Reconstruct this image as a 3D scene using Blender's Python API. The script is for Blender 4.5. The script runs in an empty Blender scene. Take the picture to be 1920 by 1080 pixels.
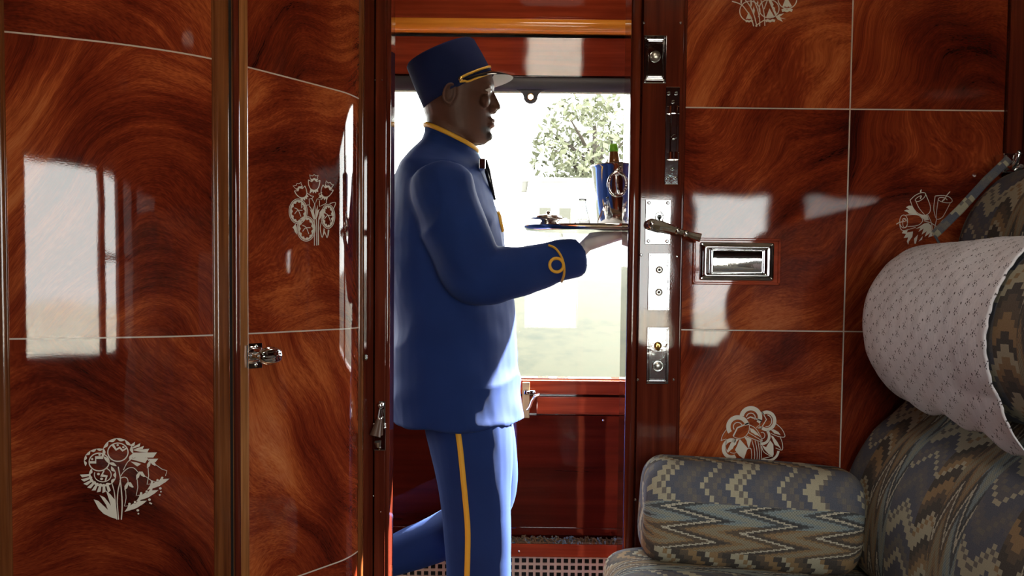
import bpy, bmesh, math, random
from math import sin, cos, pi, radians, sqrt
from mathutils import Vector, Matrix, noise
from mathutils.bvhtree import BVHTree
from mathutils.geometry import tessellate_polygon

random.seed(7)
scene = bpy.context.scene
COL = scene.collection

# ------------------------------------------------------------------ camera
FPX = 1920.0
TILT, ROLL = radians(3.18), 0.0107
CAM = Vector((0, 0, 1.16))
cF = Vector((0, cos(TILT), -sin(TILT)))
_r0 = Vector((1, 0, 0)); _u0 = Vector((0, sin(TILT), cos(TILT)))
cR = _r0 * cos(ROLL) + _u0 * sin(ROLL)
cU = _u0 * cos(ROLL) - _r0 * sin(ROLL)
cd = bpy.data.cameras.new('camera'); cam = bpy.data.objects.new('camera', cd); COL.objects.link(cam)
cd.sensor_width = 36; cd.lens = 36.0 * FPX / 1920; cd.shift_y = 100 / 1920; cd.clip_start = 0.02; cd.clip_end = 300
m = Matrix((cR, cU, -cF)).transposed().to_4x4(); m.translation = CAM
cam.matrix_world = m
scene.camera = cam

# ------------------------------------------------------------------ world, sun, exposure
w = bpy.data.worlds.new('sky'); scene.world = w; w.use_nodes = True
bg = w.node_tree.nodes['Background']; bg.inputs[0].default_value = (1.0, 0.99, 0.97, 1); bg.inputs[1].default_value = 15.0
sd = bpy.data.lights.new('sun', 'SUN'); sd.energy = 130; sd.angle = radians(0.6); sd.color = (1, 0.95, 0.87)
sun = bpy.data.objects.new('sun', sd); COL.objects.link(sun)
sun.rotation_euler = Vector((0.62, 0.48, 0.58)).to_track_quat('Z', 'Y').to_euler()
vs = scene.view_settings
scene.display_settings.display_device = 'sRGB'
vs.view_transform = 'Standard'; vs.look = 'None'; vs.exposure = 0.0; vs.gamma = 1.0; vs.use_curve_mapping = False
scene.cycles.max_bounces = 10; scene.cycles.diffuse_bounces = 5; scene.cycles.glossy_bounces = 6
scene.cycles.transparent_max_bounces = 12
scene.cycles.sample_clamp_indirect = 8.0
def portal(x, y, z, sx, sz, facing):
    l = bpy.data.lights.new('window_portal', 'AREA'); l.shape = 'RECTANGLE'; l.size = sx; l.size_y = sz
    l.cycles.is_portal = True
    o = bpy.data.objects.new('window_portal', l); COL.objects.link(o); o.location = (x, y, z)
    o.rotation_euler = (radians(-90 * facing), 0, 0)      # light faces +Y * facing ... -Z axis turned
    return o
portal(0.62, -0.50, 1.235, 1.25, 0.82, -1)
portal(0.0, 3.24, 1.31, 5.0, 0.92, 1)
def fill_light(x, y, z, size, power):
    l = bpy.data.lights.new('ceiling_fill', 'AREA'); l.shape = 'DISK'; l.size = size; l.energy = power; l.color = (1, 0.86, 0.70)
    o = bpy.data.objects.new('ceiling_fill', l); COL.objects.link(o); o.location = (x, y, z); return o
fill_light(0.05, 0.75, 2.30, 0.34, 8)      # unseen fill light added to brighten the compartment
fill_light(0.15, 2.62, 2.30, 0.26, 2.5)       # weaker unseen fill, added to lift the corridor's upper panels

# ------------------------------------------------------------------ pixel helpers (a pixel seen at a real depth)
def ray(u, v):
    return (cF + cR * ((u - 960) / FPX) + cU * ((640 - v) / FPX))
def P(u, v, Y):
    d = ray(u, v); return CAM + d * ((Y - CAM.y) / d.y)

# ------------------------------------------------------------------ mesh helpers
class MB:
    def __init__(s): s.v = []; s.f = []; s.uv = None; s.sm = []
    def add(s, vs, fs, smooth=False):
        b = len(s.v); s.v += [Vector(p) for p in vs]
        for f in fs: s.f.append(tuple(i + b for i in f)); s.sm.append(smooth)
        return s
    def box(s, x0, x1, y0, y1, z0, z1, bev=0.0):
        if bev <= 0:
            vs = [(x, y, z) for x in (x0, x1) for y in (y0, y1) for z in (z0, z1)]
            return s.add(vs, [(0, 1, 3, 2), (4, 6, 7, 5), (0, 4, 5, 1), (2, 3, 7, 6), (0, 2, 6, 4), (1, 5, 7, 3)])
        bm = bmesh.new(); bmesh.ops.create_cube(bm, size=1)
        for q in bm.verts: q.co = Vector(((x0 + x1) / 2 + q.co.x * (x1 - x0), (y0 + y1) / 2 + q.co.y * (y1 - y0), (z0 + z1) / 2 + q.co.z * (z1 - z0)))
        bmesh.ops.bevel(bm, geom=list(bm.edges), offset=bev, segments=2, affect='EDGES', profile=0.5)
        return s.bm(bm)
    def bm(s, bm, smooth=False):
        bm.verts.index_update()
        s.add([q.co.copy() for q in bm.verts], [[q.index for q in f.verts] for f in bm.faces], smooth); bm.free(); return s
    def loft(s, rings, cap=True, smooth=True, closed=True):
        n = len(rings[0]); b = len(s.v); fs = []
        for i in range(len(rings) - 1):
            for j in range(n if closed else n - 1):
                k = (j + 1) % n
                fs.append((i * n + j, i * n + k, (i + 1) * n + k, (i + 1) * n + j))
        vs = [p for r in rings for p in r]
        s.add(vs, fs, smooth)
        if cap:
            s.add(rings[0], [tuple(range(n))[::-1]]); s.add(rings[-1], [tuple(range(n))])
        return s
    def lathe(s, c, prof, n=24, axis=(0, 0, 1), smooth=True):
        ax = Vector(axis).normalized(); q = Vector((0, 0, 1)).rotation_difference(ax); c = Vector(c)
        rings = [[c + q @ Vector((max(r, 1e-5) * cos(2 * pi * j / n), max(r, 1e-5) * sin(2 * pi * j / n), h)) for j in range(n)] for r, h in prof]
        return s.loft(rings, cap=True, smooth=smooth)
    def tube(s, pts, r, n=8, smooth=True, closed=False, flat=1.0, up=None):
        pts = [Vector(p) for p in pts]; L = len(pts); rs = r if isinstance(r, (list, tuple)) else [r] * L
        fr = None; rings = []
        for i, p in enumerate(pts):
            a = pts[(i - 1) % L] if (closed or i > 0) else p
            b2 = pts[(i + 1) % L] if (closed or i < L - 1) else p
            t = (b2 - a).normalized()
            if up is not None:
                x = Vector(up) - t * t.dot(Vector(up)); x.normalize()
            elif fr is None:
                x = t.orthogonal().normalized()
            else:
                x = (fr - t * fr.dot(t)).normalized()
            fr = x; y = t.cross(x)
            rings.append([p + (x * cos(2 * pi * j / n) * flat + y * sin(2 * pi * j / n)) * rs[i] for j in range(n)])
        if closed: rings.append(rings[0]); return s.loft(rings, cap=False, smooth=smooth)
        return s.loft(rings, cap=True, smooth=smooth)
    def sphere(s, c, rx, ry=None, rz=None, n=16, m=10, rot=None):
        ry = rx if ry is None else ry; rz = rx if rz is None else rz; c = Vector(c); rings = []
        for i in range(m + 1):
            a = -pi / 2 + pi * i / m; rr = max(cos(a), 0.002)
            ring = []
            for j in range(n):
                q = Vector((rx * rr * cos(2 * pi * j / n), ry * rr * sin(2 * pi * j / n), rz * sin(a)))
                if rot is not None: q = rot @ q
                ring.append(c + q)
            rings.append(ring)
        return s.loft(rings)
    def prism(s, poly, z0, z1, smooth=False):
        n = len(poly)
        vs = [(x, y, z0) for x, y in poly] + [(x, y, z1) for x, y in poly]
        fs = [(i, (i + 1) % n, n + (i + 1) % n, n + i) for i in range(n)]
        s.add(vs, fs, smooth); s.add([(x, y, z0) for x, y in poly], [tuple(range(n))[::-1]]); s.add([(x, y, z1) for x, y in poly], [tuple(range(n))])
        return s
    def mesh(s, name):
        me = bpy.data.meshes.new(name); me.from_pydata([tuple(p) for p in s.v], [], s.f); me.update()
        me.polygons.foreach_set('use_smooth', s.sm)
        if s.uv:
            l = me.uv_layers.new(name='UVMap')
            for lo in me.loops: l.data[lo.index].uv = s.uv[lo.vertex_index]
        bm = bmesh.new(); bm.from_mesh(me); bmesh.ops.recalc_face_normals(bm, faces=bm.faces); bm.to_mesh(me); bm.free()
        return me

def obj(name, mb, mat=None, parent=None, smooth=None):
    me = mb.mesh(name) if isinstance(mb, MB) else mb
    if mat: me.materials.clear(); me.materials.append(mat)
    if smooth is not None: me.polygons.foreach_set('use_smooth', [smooth] * len(me.polygons))
    o = bpy.data.objects.new(name, me); COL.objects.link(o)
    if parent is not None: adopt(o, parent)
    return o
def origin(o):
    p = Vector((0, 0, 0))
    while o is not None: p += o.location if o.type == 'EMPTY' else Vector((0, 0, 0)); o = None
    return p
def adopt(o, parent):
    o.parent = parent
    o.matrix_parent_inverse = Matrix.Translation(-parent.location) if parent.type == 'EMPTY' else Matrix.Identity(4)
def tag(o, label=None, cat=None, group=None, kind=None):
    if label: o['label'] = label
    if cat: o['category'] = cat
    if group: o['group'] = group
    if kind: o['kind'] = kind
    return o
def thing(name, label, cat, loc=(0, 0, 0), group=None):
    o = bpy.data.objects.new(name, None); COL.objects.link(o); o.location = loc; o.empty_display_size = 0.05
    return tag(o, label, cat, group)
def struct(name, mb, mat, label=None):
    o = obj(name, mb, mat); o['kind'] = 'structure'
    if label: o['label'] = label
    return o
def fuse(mb, voxel, smooth=3, name='mesh', wrinkle=None):
    o = bpy.data.objects.new('tmp', mb.mesh('tmp')); COL.objects.link(o)
    r = o.modifiers.new('r', 'REMESH'); r.mode = 'VOXEL'; r.voxel_size = voxel; r.use_smooth_shade = True
    if smooth:
        q = o.modifiers.new('s', 'SMOOTH'); q.factor = 0.5; q.iterations = smooth
    dg = bpy.context.evaluated_depsgraph_get(); dg.update()
    me = bpy.data.meshes.new_from_object(o.evaluated_get(dg)); me.name = name
    old = o.data; bpy.data.objects.remove(o); bpy.data.meshes.remove(old)
    if wrinkle:
        ns = [v.normal.copy() for v in me.vertices]
        for v, nn in zip(me.vertices, ns): v.co += nn * wrinkle(v.co)
    me.polygons.foreach_set('use_smooth', [True] * len(me.polygons)); me.update()
    return me

# ------------------------------------------------------------------ node helpers
class NT:
    def __init__(s, name):
        s.m = bpy.data.materials.new(name); s.m.use_nodes = True; s.t = s.m.node_tree; s.t.nodes.clear()
        s.out = s.t.nodes.new('ShaderNodeOutputMaterial')
    def lk(s, sock, val):
        if val is None: return
        if isinstance(val, bpy.types.NodeSocket): s.t.links.new(val, sock)
        else:
            if isinstance(val, (tuple, list)) and sock.type == 'RGBA' and len(val) == 3: val = (*val, 1)
            sock.default_value = val
    def n(s, typ, outp=0, props=None, **kw):
        nd = s.t.nodes.new(typ)
        for k, v in (props or {}).items(): setattr(nd, k, v)
        for k, v in kw.items():
            k = int(k[1:]) if k[0] == '_' and k[1:].isdigit() else k.replace('_', ' ')
            s.lk(nd.inputs[k], v)
        return nd.outputs[outp]
    def ma(s, op, a, b=None, c=None):
        nd = s.t.nodes.new('ShaderNodeMath'); nd.operation = op
        s.lk(nd.inputs[0], a); s.lk(nd.inputs[1], b); s.lk(nd.inputs[2], c); return nd.outputs[0]
    def comb(s, x, y, z=0.0): return s.n('ShaderNodeCombineXYZ', X=x, Y=y, Z=z)
    def sep(s, vec):
        nd = s.t.nodes.new('ShaderNodeSeparateXYZ'); s.lk(nd.inputs[0], vec); return nd.outputs
    def noise(s, vec, scale=1.0, detail=2.0, rough=0.5, w=None, dist=0.0):
        nd = s.t.nodes.new('ShaderNodeTexNoise')
        if w is not None: nd.noise_dimensions = '4D'; s.lk(nd.inputs['W'], w)
        s.lk(nd.inputs['Vector'], vec); s.lk(nd.inputs['Scale'], scale); s.lk(nd.inputs['Detail'], detail)
        s.lk(nd.inputs['Roughness'], rough); s.lk(nd.inputs['Distortion'], dist); return nd.outputs[0]
    def ramp(s, fac, stops, mode='LINEAR'):
        nd = s.t.nodes.new('ShaderNodeValToRGB'); cr = nd.color_ramp; cr.interpolation = mode
        while len(cr.elements) < len(stops): cr.elements.new(0.5)
        for e, (p, c) in zip(cr.elements, stops): e.position = p; e.color = (*c, 1)
        s.lk(nd.inputs[0], fac); return nd.outputs[0]
    def mix(s, fac, a, b, blend='MIX'):
        nd = s.t.nodes.new('ShaderNodeMix'); nd.data_type = 'RGBA'; nd.blend_type = blend
        s.lk(nd.inputs[0], fac); s.lk(nd.inputs[6], a); s.lk(nd.inputs[7], b); return nd.outputs[2]
    def coord(s, which='Object'): return s.t.nodes.new('ShaderNodeTexCoord').outputs[which]
    def bump(s, h, strength=0.1, dist=0.001):
        nd = s.t.nodes.new('ShaderNodeBump'); nd.inputs['Strength'].default_value = strength; nd.inputs['Distance'].default_value = dist
        s.lk(nd.inputs['Height'], h); return nd.outputs[0]
    def bsdf(s, color, rough=0.5, metal=0.0, ior=1.5, normal=None, **kw):
        nd = s.t.nodes.new('ShaderNodeBsdfPrincipled')
        s.lk(nd.inputs['Base Color'], color); s.lk(nd.inputs['Roughness'], rough); s.lk(nd.inputs['Metallic'], metal); s.lk(nd.inputs['IOR'], ior)
        if normal is not None: s.lk(nd.inputs['Normal'], normal)
        for k, v in kw.items(): s.lk(nd.inputs[k.replace('_', ' ')], v)
        s.t.links.new(nd.outputs[0], s.out.inputs[0]); return s.m

def plain(name, col, rough=0.5, metal=0.0, ior=1.5, grain=0.06, **kw):
    t = NT(name); o = t.coord(); k = t.noise(o, 60, 3)
    c = t.mix(t.ma('MULTIPLY', k, grain * 2), col, tuple(x * 0.6 for x in col))
    return t.bsdf(c, rough, metal, ior, **kw)

RED = [(0.30, (0.034, 0.0046, 0.0028)), (0.45, (0.098, 0.0120, 0.0052)), (0.57, (0.175, 0.0265, 0.0090)), (0.70, (0.32, 0.072, 0.020)), (0.86, (0.45, 0.145, 0.046))]
def varnish_bump(t, co):
    a = t.noise(co, 9, 1); b = t.noise(co, 420, 1)
    return t.bump(t.ma('ADD', a, t.ma('MULTIPLY', b, 0.030)), 0.30, 0.0012)
def flame(name, stops=RED, crown=1.6, gain=1.0):
    t = NT(name); uv = t.coord('UV'); rnd = t.n('ShaderNodeObjectInfo', outp='Random'); W = t.ma('MULTIPLY', rnd, 37.0)
    s = t.sep(uv); x, y = s[0], s[1]
    n1 = t.noise(uv, 2.3, 1.5, 0.5, W); n2 = t.noise(uv, 7.0, 2, 0.5, W)
    cx = t.ma('ADD', x, t.ma('MULTIPLY', t.ma('SUBTRACT', rnd, 0.5), 0.16))
    r2 = t.ma('FRACT', t.ma('MULTIPLY', rnd, 17.3)); r3 = t.ma('FRACT', t.ma('MULTIPLY', rnd, 53.9))
    kr = t.ma('MULTIPLY', t.ma('SUBTRACT', t.ma('MULTIPLY', r2, 2.0), 0.35), crown * 2.2)      # arch height differs from leaf to leaf
    f = t.ma('ADD', y, t.ma('MULTIPLY', t.ma('MULTIPLY', cx, cx), kr))
    f = t.ma('ADD', f, t.ma('MULTIPLY', x, t.ma('MULTIPLY', t.ma('SUBTRACT', r3, 0.5), 1.7)))
    f = t.ma('ADD', f, t.ma('MULTIPLY', t.ma('SUBTRACT', n1, 0.5), 0.75))
    f = t.ma('ADD', f, t.ma('MULTIPLY', t.ma('SUBTRACT', n2, 0.5), 0.035))
    st = t.noise(t.comb(t.ma('MULTIPLY', x, 2.2), t.ma('MULTIPLY', f, 42.0)), 1.0, 5, 0.68, W)
    br = t.noise(t.comb(t.ma('MULTIPLY', x, 5.0), t.ma('MULTIPLY', f, 7.5)), 1.0, 3, 0.5, W)
    big = t.noise(uv, 3.2, 2, 0.5, t.ma('ADD', W, 9.0))
    pore = t.noise(t.comb(t.ma('MULTIPLY', x, 110), t.ma('MULTIPLY', f, 420)), 1.0, 2, 0.5, W)
    val = t.ma('ADD', t.ma('MULTIPLY', st, 0.40), t.ma('MULTIPLY', br, 0.56))
    val = t.ma('ADD', val, t.ma('MULTIPLY', t.ma('SUBTRACT', big, 0.5), 0.62))
    val = t.ma('ADD', val, t.ma('MULTIPLY', t.ma('SUBTRACT', pore, 0.5), 0.26))
    val = t.ma('ADD', t.ma('MULTIPLY', t.ma('SUBTRACT', t.ma('ADD', val, 0.045), 0.5), 1.22), 0.5)
    c = t.ramp(val, stops)
    return t.bsdf(c, 0.035, 0, 1.5, varnish_bump(t, uv))
def timber(name, stops, along='Z', rough=0.035, dens=1.0, bump=True, span=(0.3, 0.72)):
    t = NT(name); s = t.sep(t.coord())
    k = {'X': (2.2, 60, 60), 'Y': (60, 2.2, 60), 'Z': (60, 60, 2.2)}[along]
    v = t.comb(*[t.ma('MULTIPLY', s[i], k[i] * dens) for i in range(3)])
    a = t.noise(v, 1.0, 4, 0.6); b = t.noise(t.coord(), 5, 2)
    val = t.ma('ADD', t.ma('MULTIPLY', a, 0.8), t.ma('MULTIPLY', b, 0.2))
    return t.bsdf(t.ramp(val, stops), rough, 0, 1.5, varnish_bump(t, t.coord()) if bump else None)

M = {}
M['flame'] = flame('mahogany_flame_veneer')
M['post'] = timber('mahogany_post', [(0.3, (0.042, 0.0070, 0.0042)), (0.5, (0.082, 0.0135, 0.0068)), (0.72, (0.14, 0.028, 0.012))])
M['postx'] = timber('mahogany_rail', [(0.3, (0.14, 0.018, 0.007)), (0.5, (0.23, 0.032, 0.012)), (0.72, (0.33, 0.055, 0.018))], 'X')
M['darkpanel'] = timber('dark_mahogany_panel', [(0.3, (0.022, 0.003, 0.002)), (0.5, (0.052, 0.006, 0.0032)), (0.72, (0.088, 0.0105, 0.0050))], 'X', dens=0.45)
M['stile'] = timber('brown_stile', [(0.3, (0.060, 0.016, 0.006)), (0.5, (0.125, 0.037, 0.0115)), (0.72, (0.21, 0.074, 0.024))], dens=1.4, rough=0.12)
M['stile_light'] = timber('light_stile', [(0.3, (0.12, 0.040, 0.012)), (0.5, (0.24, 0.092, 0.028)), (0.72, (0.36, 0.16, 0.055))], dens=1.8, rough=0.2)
M['gold_rail'] = timber('honey_rail', [(0.3, (0.50, 0.15, 0.015)), (0.5, (0.66, 0.235, 0.025)), (0.72, (0.78, 0.32, 0.05))], 'X', rough=0.12)
M['inlay'] = plain('pale_inlay', (0.62, 0.57, 0.49), 0.12)
M['string'] = plain('pale_string', (0.50, 0.42, 0.35), 0.12)
def chrome_mat():
    t = NT('chrome'); b = t.noise(t.coord(), 42, 3)
    return t.bsdf((0.74, 0.74, 0.75), 0.06, 1.0, 1.5, t.bump(b, 0.22, 0.0009))
M['chrome'] = chrome_mat()
M['silver'] = plain('silver', (0.84, 0.82, 0.79), 0.09, 1.0, grain=0.02)
M['steel'] = plain('brushed_steel', (0.55, 0.52, 0.47), 0.3, 1.0)
M['black'] = plain('black_gap', (0.004, 0.003, 0.003), 0.6)
M['darkmetal'] = plain('dark_recess', (0.03, 0.028, 0.025), 0.4)
M['brass'] = plain('gold_braid_metal', (0.75, 0.48, 0.14), 0.25, 1.0)
M['braid'] = plain('gold_braid', (0.66, 0.34, 0.022), 0.6)
M['blind'] = plain('grey_blind', (0.045, 0.040, 0.042), 0.55)
M['ceiling'] = plain('ceiling_paint', (0.42, 0.34, 0.24), 0.5)
M['leather'] = plain('leather_strap', (0.22, 0.13, 0.05), 0.6)
M['brownleather'] = plain('brown_tongue', (0.09, 0.045, 0.03), 0.35)
M['grille'] = plain('cream_grille', (0.50, 0.40, 0.30), 0.4)
M['white'] = plain('white_glove', (0.74, 0.70, 0.67), 0.8)
M['blackpatent'] = plain('black_patent', (0.008, 0.008, 0.010), 0.12)
M['cream'] = plain('cream_lining', (0.68, 0.69, 0.62), 0.35)
M['shirt'] = plain('blue_shirt', (0.16, 0.36, 0.62), 0.7)
M['amber'] = plain('amber_bottle', (0.16, 0.055, 0.016), 0.08)
M['foil'] = plain('green_foil', (0.18, 0.50, 0.02), 0.35)
M['napkin'] = plain('white_linen', (0.80, 0.78, 0.76), 0.8)
M['shoe'] = plain('black_shoe', (0.010, 0.010, 0.011), 0.25)
M['lips'] = plain('lips', (0.16, 0.055, 0.042), 0.4)
def glass_mat():
    t = NT('window_glass'); g = t.n('ShaderNodeBsdfGlossy', Roughness=0.0); tr = t.n('ShaderNodeBsdfTransparent', Color=(0.96, 0.98, 0.97))
    back = t.n('ShaderNodeNewGeometry', outp='Backfacing')      # both faces of the sheet reflect like air to glass
    fr = t.n('ShaderNodeFresnel', IOR=t.ma('SUBTRACT', 1.45, t.ma('MULTIPLY', back, 1.45 - 1 / 1.45)))
    mx = t.t.nodes.new('ShaderNodeMixShader'); t.lk(mx.inputs[0], fr); t.lk(mx.inputs[1], tr); t.lk(mx.inputs[2], g)
    t.t.links.new(mx.outputs[0], t.out.inputs[0]); return t.m
M['glass'] = glass_mat()
def wool():
    t = NT('blue_wool'); o = t.coord(); s = t.sep(o)
    tw = t.n('ShaderNodeTexWave', Vector=o, Scale=260.0, Distortion=1.0)
    k = t.noise(o, 9, 3)
    c = t.mix(k, (0.0062, 0.019, 0.095), (0.0105, 0.033, 0.150))
    return t.bsdf(c, 0.75, 0, 1.25, t.bump(tw, 0.25, 0.0006), Sheen_Weight=0.06, Sheen_Roughness=0.45, Sheen_Tint=(0.35, 0.5, 0.95))
M['wool'] = wool()
M['capwool'] = plain('navy_felt', (0.007, 0.012, 0.052), 0.9, 0.0, 1.25)

def carpet():
    t = NT('carpet'); o = t.coord(); a = t.noise(o, 14, 4, 0.6, dist=1.5); b = t.noise(o, 400, 2)
    c = t.ramp(a, [(0.42, (0.13, 0.08, 0.035)), (0.5, (0.16, 0.11, 0.05)), (0.53, (0.14, 0.20, 0.22)), (0.58, (0.12, 0.075, 0.03))], 'CONSTANT')
    return t.bsdf(c, 0.95, 0, 1.4, t.bump(b, 0.8, 0.003))
M['carpet'] = carpet()

SL, SL2, BE, TA = (0.062, 0.066, 0.094), (0.085, 0.080, 0.090), (0.36, 0.32, 0.22), (0.125, 0.105, 0.090)
LB, DK, WH, OC, BR, DB = (0.20, 0.25, 0.26), (0.018, 0.018, 0.020), (0.50, 0.45, 0.34), (0.25, 0.145, 0.055), (0.085, 0.054, 0.028), (0.035, 0.022, 0.014)
def fabric(name, gain=1.0, Pu=0.155, Vper=0.27, v0=0.0, su=1.0):
    """flame-stitch tapestry: blocks stepped along a wave whose offset depends on the band"""
    g = lambda c: tuple(x * gain for x in c)
    t = NT(name); s = t.sep(t.coord('UV')); u, v = t.ma('MULTIPLY', s[0], su), s[1]
    tv = t.ma('FRACT', t.ma('DIVIDE', t.ma('ADD', v, v0), Vper))
    q = lambda a, st: t.ma('MULTIPLY', t.ma('FLOOR', t.ma('DIVIDE', a, st)), st)
    def ang(vq, per, amp):       # triangle wave
        return t.ma('MULTIPLY', t.ma('PINGPONG', vq, per), amp / per)
    cells = 0.0125
    vqA = q(v, cells)
    uA = t.ma('ADD', q(t.ma('SUBTRACT', u, ang(vqA, 0.056, 0.045)), 0.0085), 10.0)
    fA = t.ma('FRACT', t.ma('DIVIDE', uA, Pu))
    A = t.ramp(fA, [(0, g(SL)), (0.11, g(BE)), (0.17, g(SL2)), (0.24, g(TA)), (0.30, g(SL)), (0.44, g(BE)), (0.56, g(TA)), (0.61, g(BE)), (0.66, g(SL)), (0.78, g(SL2)), (0.86, g(TA)), (0.93, g(SL2))], 'CONSTANT')
    A2 = t.ramp(fA, [(0, g(DB)), (0.11, g(BE)), (0.17, g(OC)), (0.26, g(BR)), (0.34, g(DB)), (0.44, g(BE)), (0.56, g(OC)), (0.61, g(BE)), (0.66, g(DB)), (0.78, g(BR)), (0.88, g(OC))], 'CONSTANT')
    vqB = q(v, 0.0026)
    uB = t.ma('ADD', q(t.ma('SUBTRACT', u, ang(vqB, 0.0215, 0.105)), 0.004), 10.0)
    fB = t.ma('FRACT', t.ma('DIVIDE', uB, Pu))
    ck = t.n('ShaderNodeTexChecker', outp=1, Vector=t.comb(u, v), Scale=330.0)
    dots = lambda a, b, f: t.mix(t.ma('MULTIPLY', ck, f), a, b)
    B = t.ramp(fB, [(0, g(LB)), (0.10, g((0.27, 0.28, 0.23))), (0.34, g(LB)), (0.45, g((0.05, 0.055, 0.06))), (0.62, g(WH)), (0.74, g(DK)), (0.86, g((0.06, 0.07, 0.075))), (0.94, g(LB))], 'CONSTANT')
    B2 = t.ramp(fB, [(0, g(OC)), (0.10, g((0.25, 0.20, 0.12))), (0.34, g(OC)), (0.45, g(BR)), (0.62, g(WH)), (0.72, g(DB)), (0.86, g(BR)), (0.94, g(OC))], 'CONSTANT')
    B = dots(B, t.mix(0.5, B, g(DK)), 0.8); B2 = dots(B2, t.mix(0.5, B2, g(DB)), 0.8)
    step = lambda e: t.ma('GREATER_THAN', tv, e)
    c = t.mix(step(0.40), A, B); c = t.mix(step(0.545), c, B2); c = t.mix(step(0.76), c, A2)
    wv = t.noise(t.coord('UV'), 500, 2)
    c = t.mix(0.5, c, t.mix(wv, t.mix(0.7, c, (0, 0, 0)), t.mix(0.12, c, (1, 1, 1))))
    return t.bsdf(c, 0.9, 0, 1.4, t.bump(t.ma('ADD', wv, t.ma('MULTIPLY', ck, 0.4)), 0.45, 0.0012))
M['fabric'] = fabric('flame_stitch_fabric', 1.12, v0=0.0)
M['fabric_back'] = fabric('flame_stitch_fabric_dim', 0.95, Pu=0.20, Vper=0.30)
def lace():
    t = NT('eyelet_cotton'); uv = t.coord('UV'); s = t.sep(uv)
    def holes(su, sv, ou, ov, r, sl=0.0):
        fu = t.ma('SUBTRACT', t.ma('FRACT', t.ma('ADD', t.ma('DIVIDE', s[0], su), ou)), 0.5)
        fv = t.ma('SUBTRACT', t.ma('FRACT', t.ma('ADD', t.ma('ADD', t.ma('DIVIDE', s[1], sv), ov), t.ma('MULTIPLY', t.ma('FLOOR', t.ma('ADD', t.ma('DIVIDE', s[0], su), ou)), 0.5))), 0.5)
        d = t.ma('SQRT', t.ma('ADD', t.ma('POWER', t.ma('MULTIPLY', fu, su), 2.0), t.ma('POWER', t.ma('MULTIPLY', fv, sv), 2.0)))
        return t.ma('LESS_THAN', d, r)
    h = holes(0.034, 0.030, 0, 0, 0.0020)
    for (a, b, r) in ((0.10, 0.10, 0.0014), (-0.10, 0.14, 0.0013), (0.20, -0.02, 0.0012), (0.0, -0.16, 0.0015), (0.22, 0.22, 0.0011), (-0.14, -0.08, 0.0012), (0.30, -0.10, 0.0010), (0.45, 0.42, 0.0021)):
        h = t.ma('MAXIMUM', h, holes(0.034, 0.030, a, b, r))
    n = t.noise(uv, 70, 3); st = t.noise(t.comb(t.ma('MULTIPLY', s[0], 300), t.ma('MULTIPLY', s[1], 40)), 1.0, 2)
    c = t.mix(t.ma('MULTIPLY', h, 0.92), t.mix(st, (0.56, 0.53, 0.57), (0.74, 0.71, 0.74)), (0.05, 0.035, 0.04))
    hb = t.ma('SUBTRACT', t.ma('ADD', t.ma('MULTIPLY', n, 0.6), t.ma('MULTIPLY', st, 0.5)), h)
    return t.bsdf(c, 0.9, 0, 1.4, t.bump(hb, 0.55, 0.002))
M['lace'] = lace()

# ------------------------------------------------------------------ levels shared by the joinery (metres)
PW = 2.25                       # front face of the corridor partition
Z3, Z2, Z1 = 1.548, 1.0645, 0.580
ZT = 2.03
# ================================================================== ROOM SHELL
struct('floor', MB().box(-3, 3, -0.6, 3.3, -0.06, 0.0), M['carpet'])
struct('ceiling', MB().box(-3, 3, -0.6, 3.3, 2.32, 2.38), M['ceiling'])
struct('wall_left', MB().box(-1.32, -1.25, -0.6, 2.25, 0, 2.32), M['darkpanel'])
struct('wall_right', MB().box(1.30, 1.36, -0.6, 2.25, 0, 2.32), M['darkpanel'])
# outer compartment wall behind the camera with its window
WB = -0.40
wx0, wx1, wz0, wz1 = 0.05, 1.24, 0.85, 1.62
struct('wall_back', MB().box(-1.25, wx0, WB - 0.07, WB, 0, 2.32).box(wx1, 1.30, WB - 0.07, WB, 0, 2.32).box(wx0, wx1, WB - 0.07, WB, 0, wz0).box(wx0, wx1, WB - 0.07, WB, wz1, 2.32), M['darkpanel'])
wf = MB()
for a, b in ((wx0, wx0 + 0.03), (0.755, 0.86), (wx1 - 0.03, wx1)): wf.box(a, b, WB - 0.06, WB + 0.015, wz0, wz1, 0.004)
wf.box(wx0, wx1, WB - 0.06, WB + 0.02, wz0, wz0 + 0.03, 0.004).box(wx0, wx1, WB - 0.06, WB + 0.015, wz1 - 0.03, wz1, 0.004)
wf.box(0.86, wx1, WB - 0.05, WB + 0.01, 1.235, 1.262, 0.003)
w2 = struct('window_2', wf, M['post'])
obj('pane', MB().box(wx0, wx1, WB - 0.045, WB - 0.040, wz0, wz1), M['glass'], w2)
# corridor ends
struct('wall_corridor_end', MB().box(-3.06, -3, 2.2, 3.3, 0, 2.32).box(3, 3.06, 2.2, 3.3, 0, 2.32), M['darkpanel'])

# ---- partition between compartment and corridor (faces the camera)
wall = MB()
wall.box(0.262, 3.0, PW + 0.012, PW + 0.06, 0, 2.32)
wall.box(-3.0, -0.275, PW + 0.012, PW + 0.06, 0, 2.32)
wall.box(-0.275, 0.262, PW + 0.012, PW + 0.06, 2.16, 2.32)
wall_front = struct('wall_front', wall, M['darkpanel'])

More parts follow.
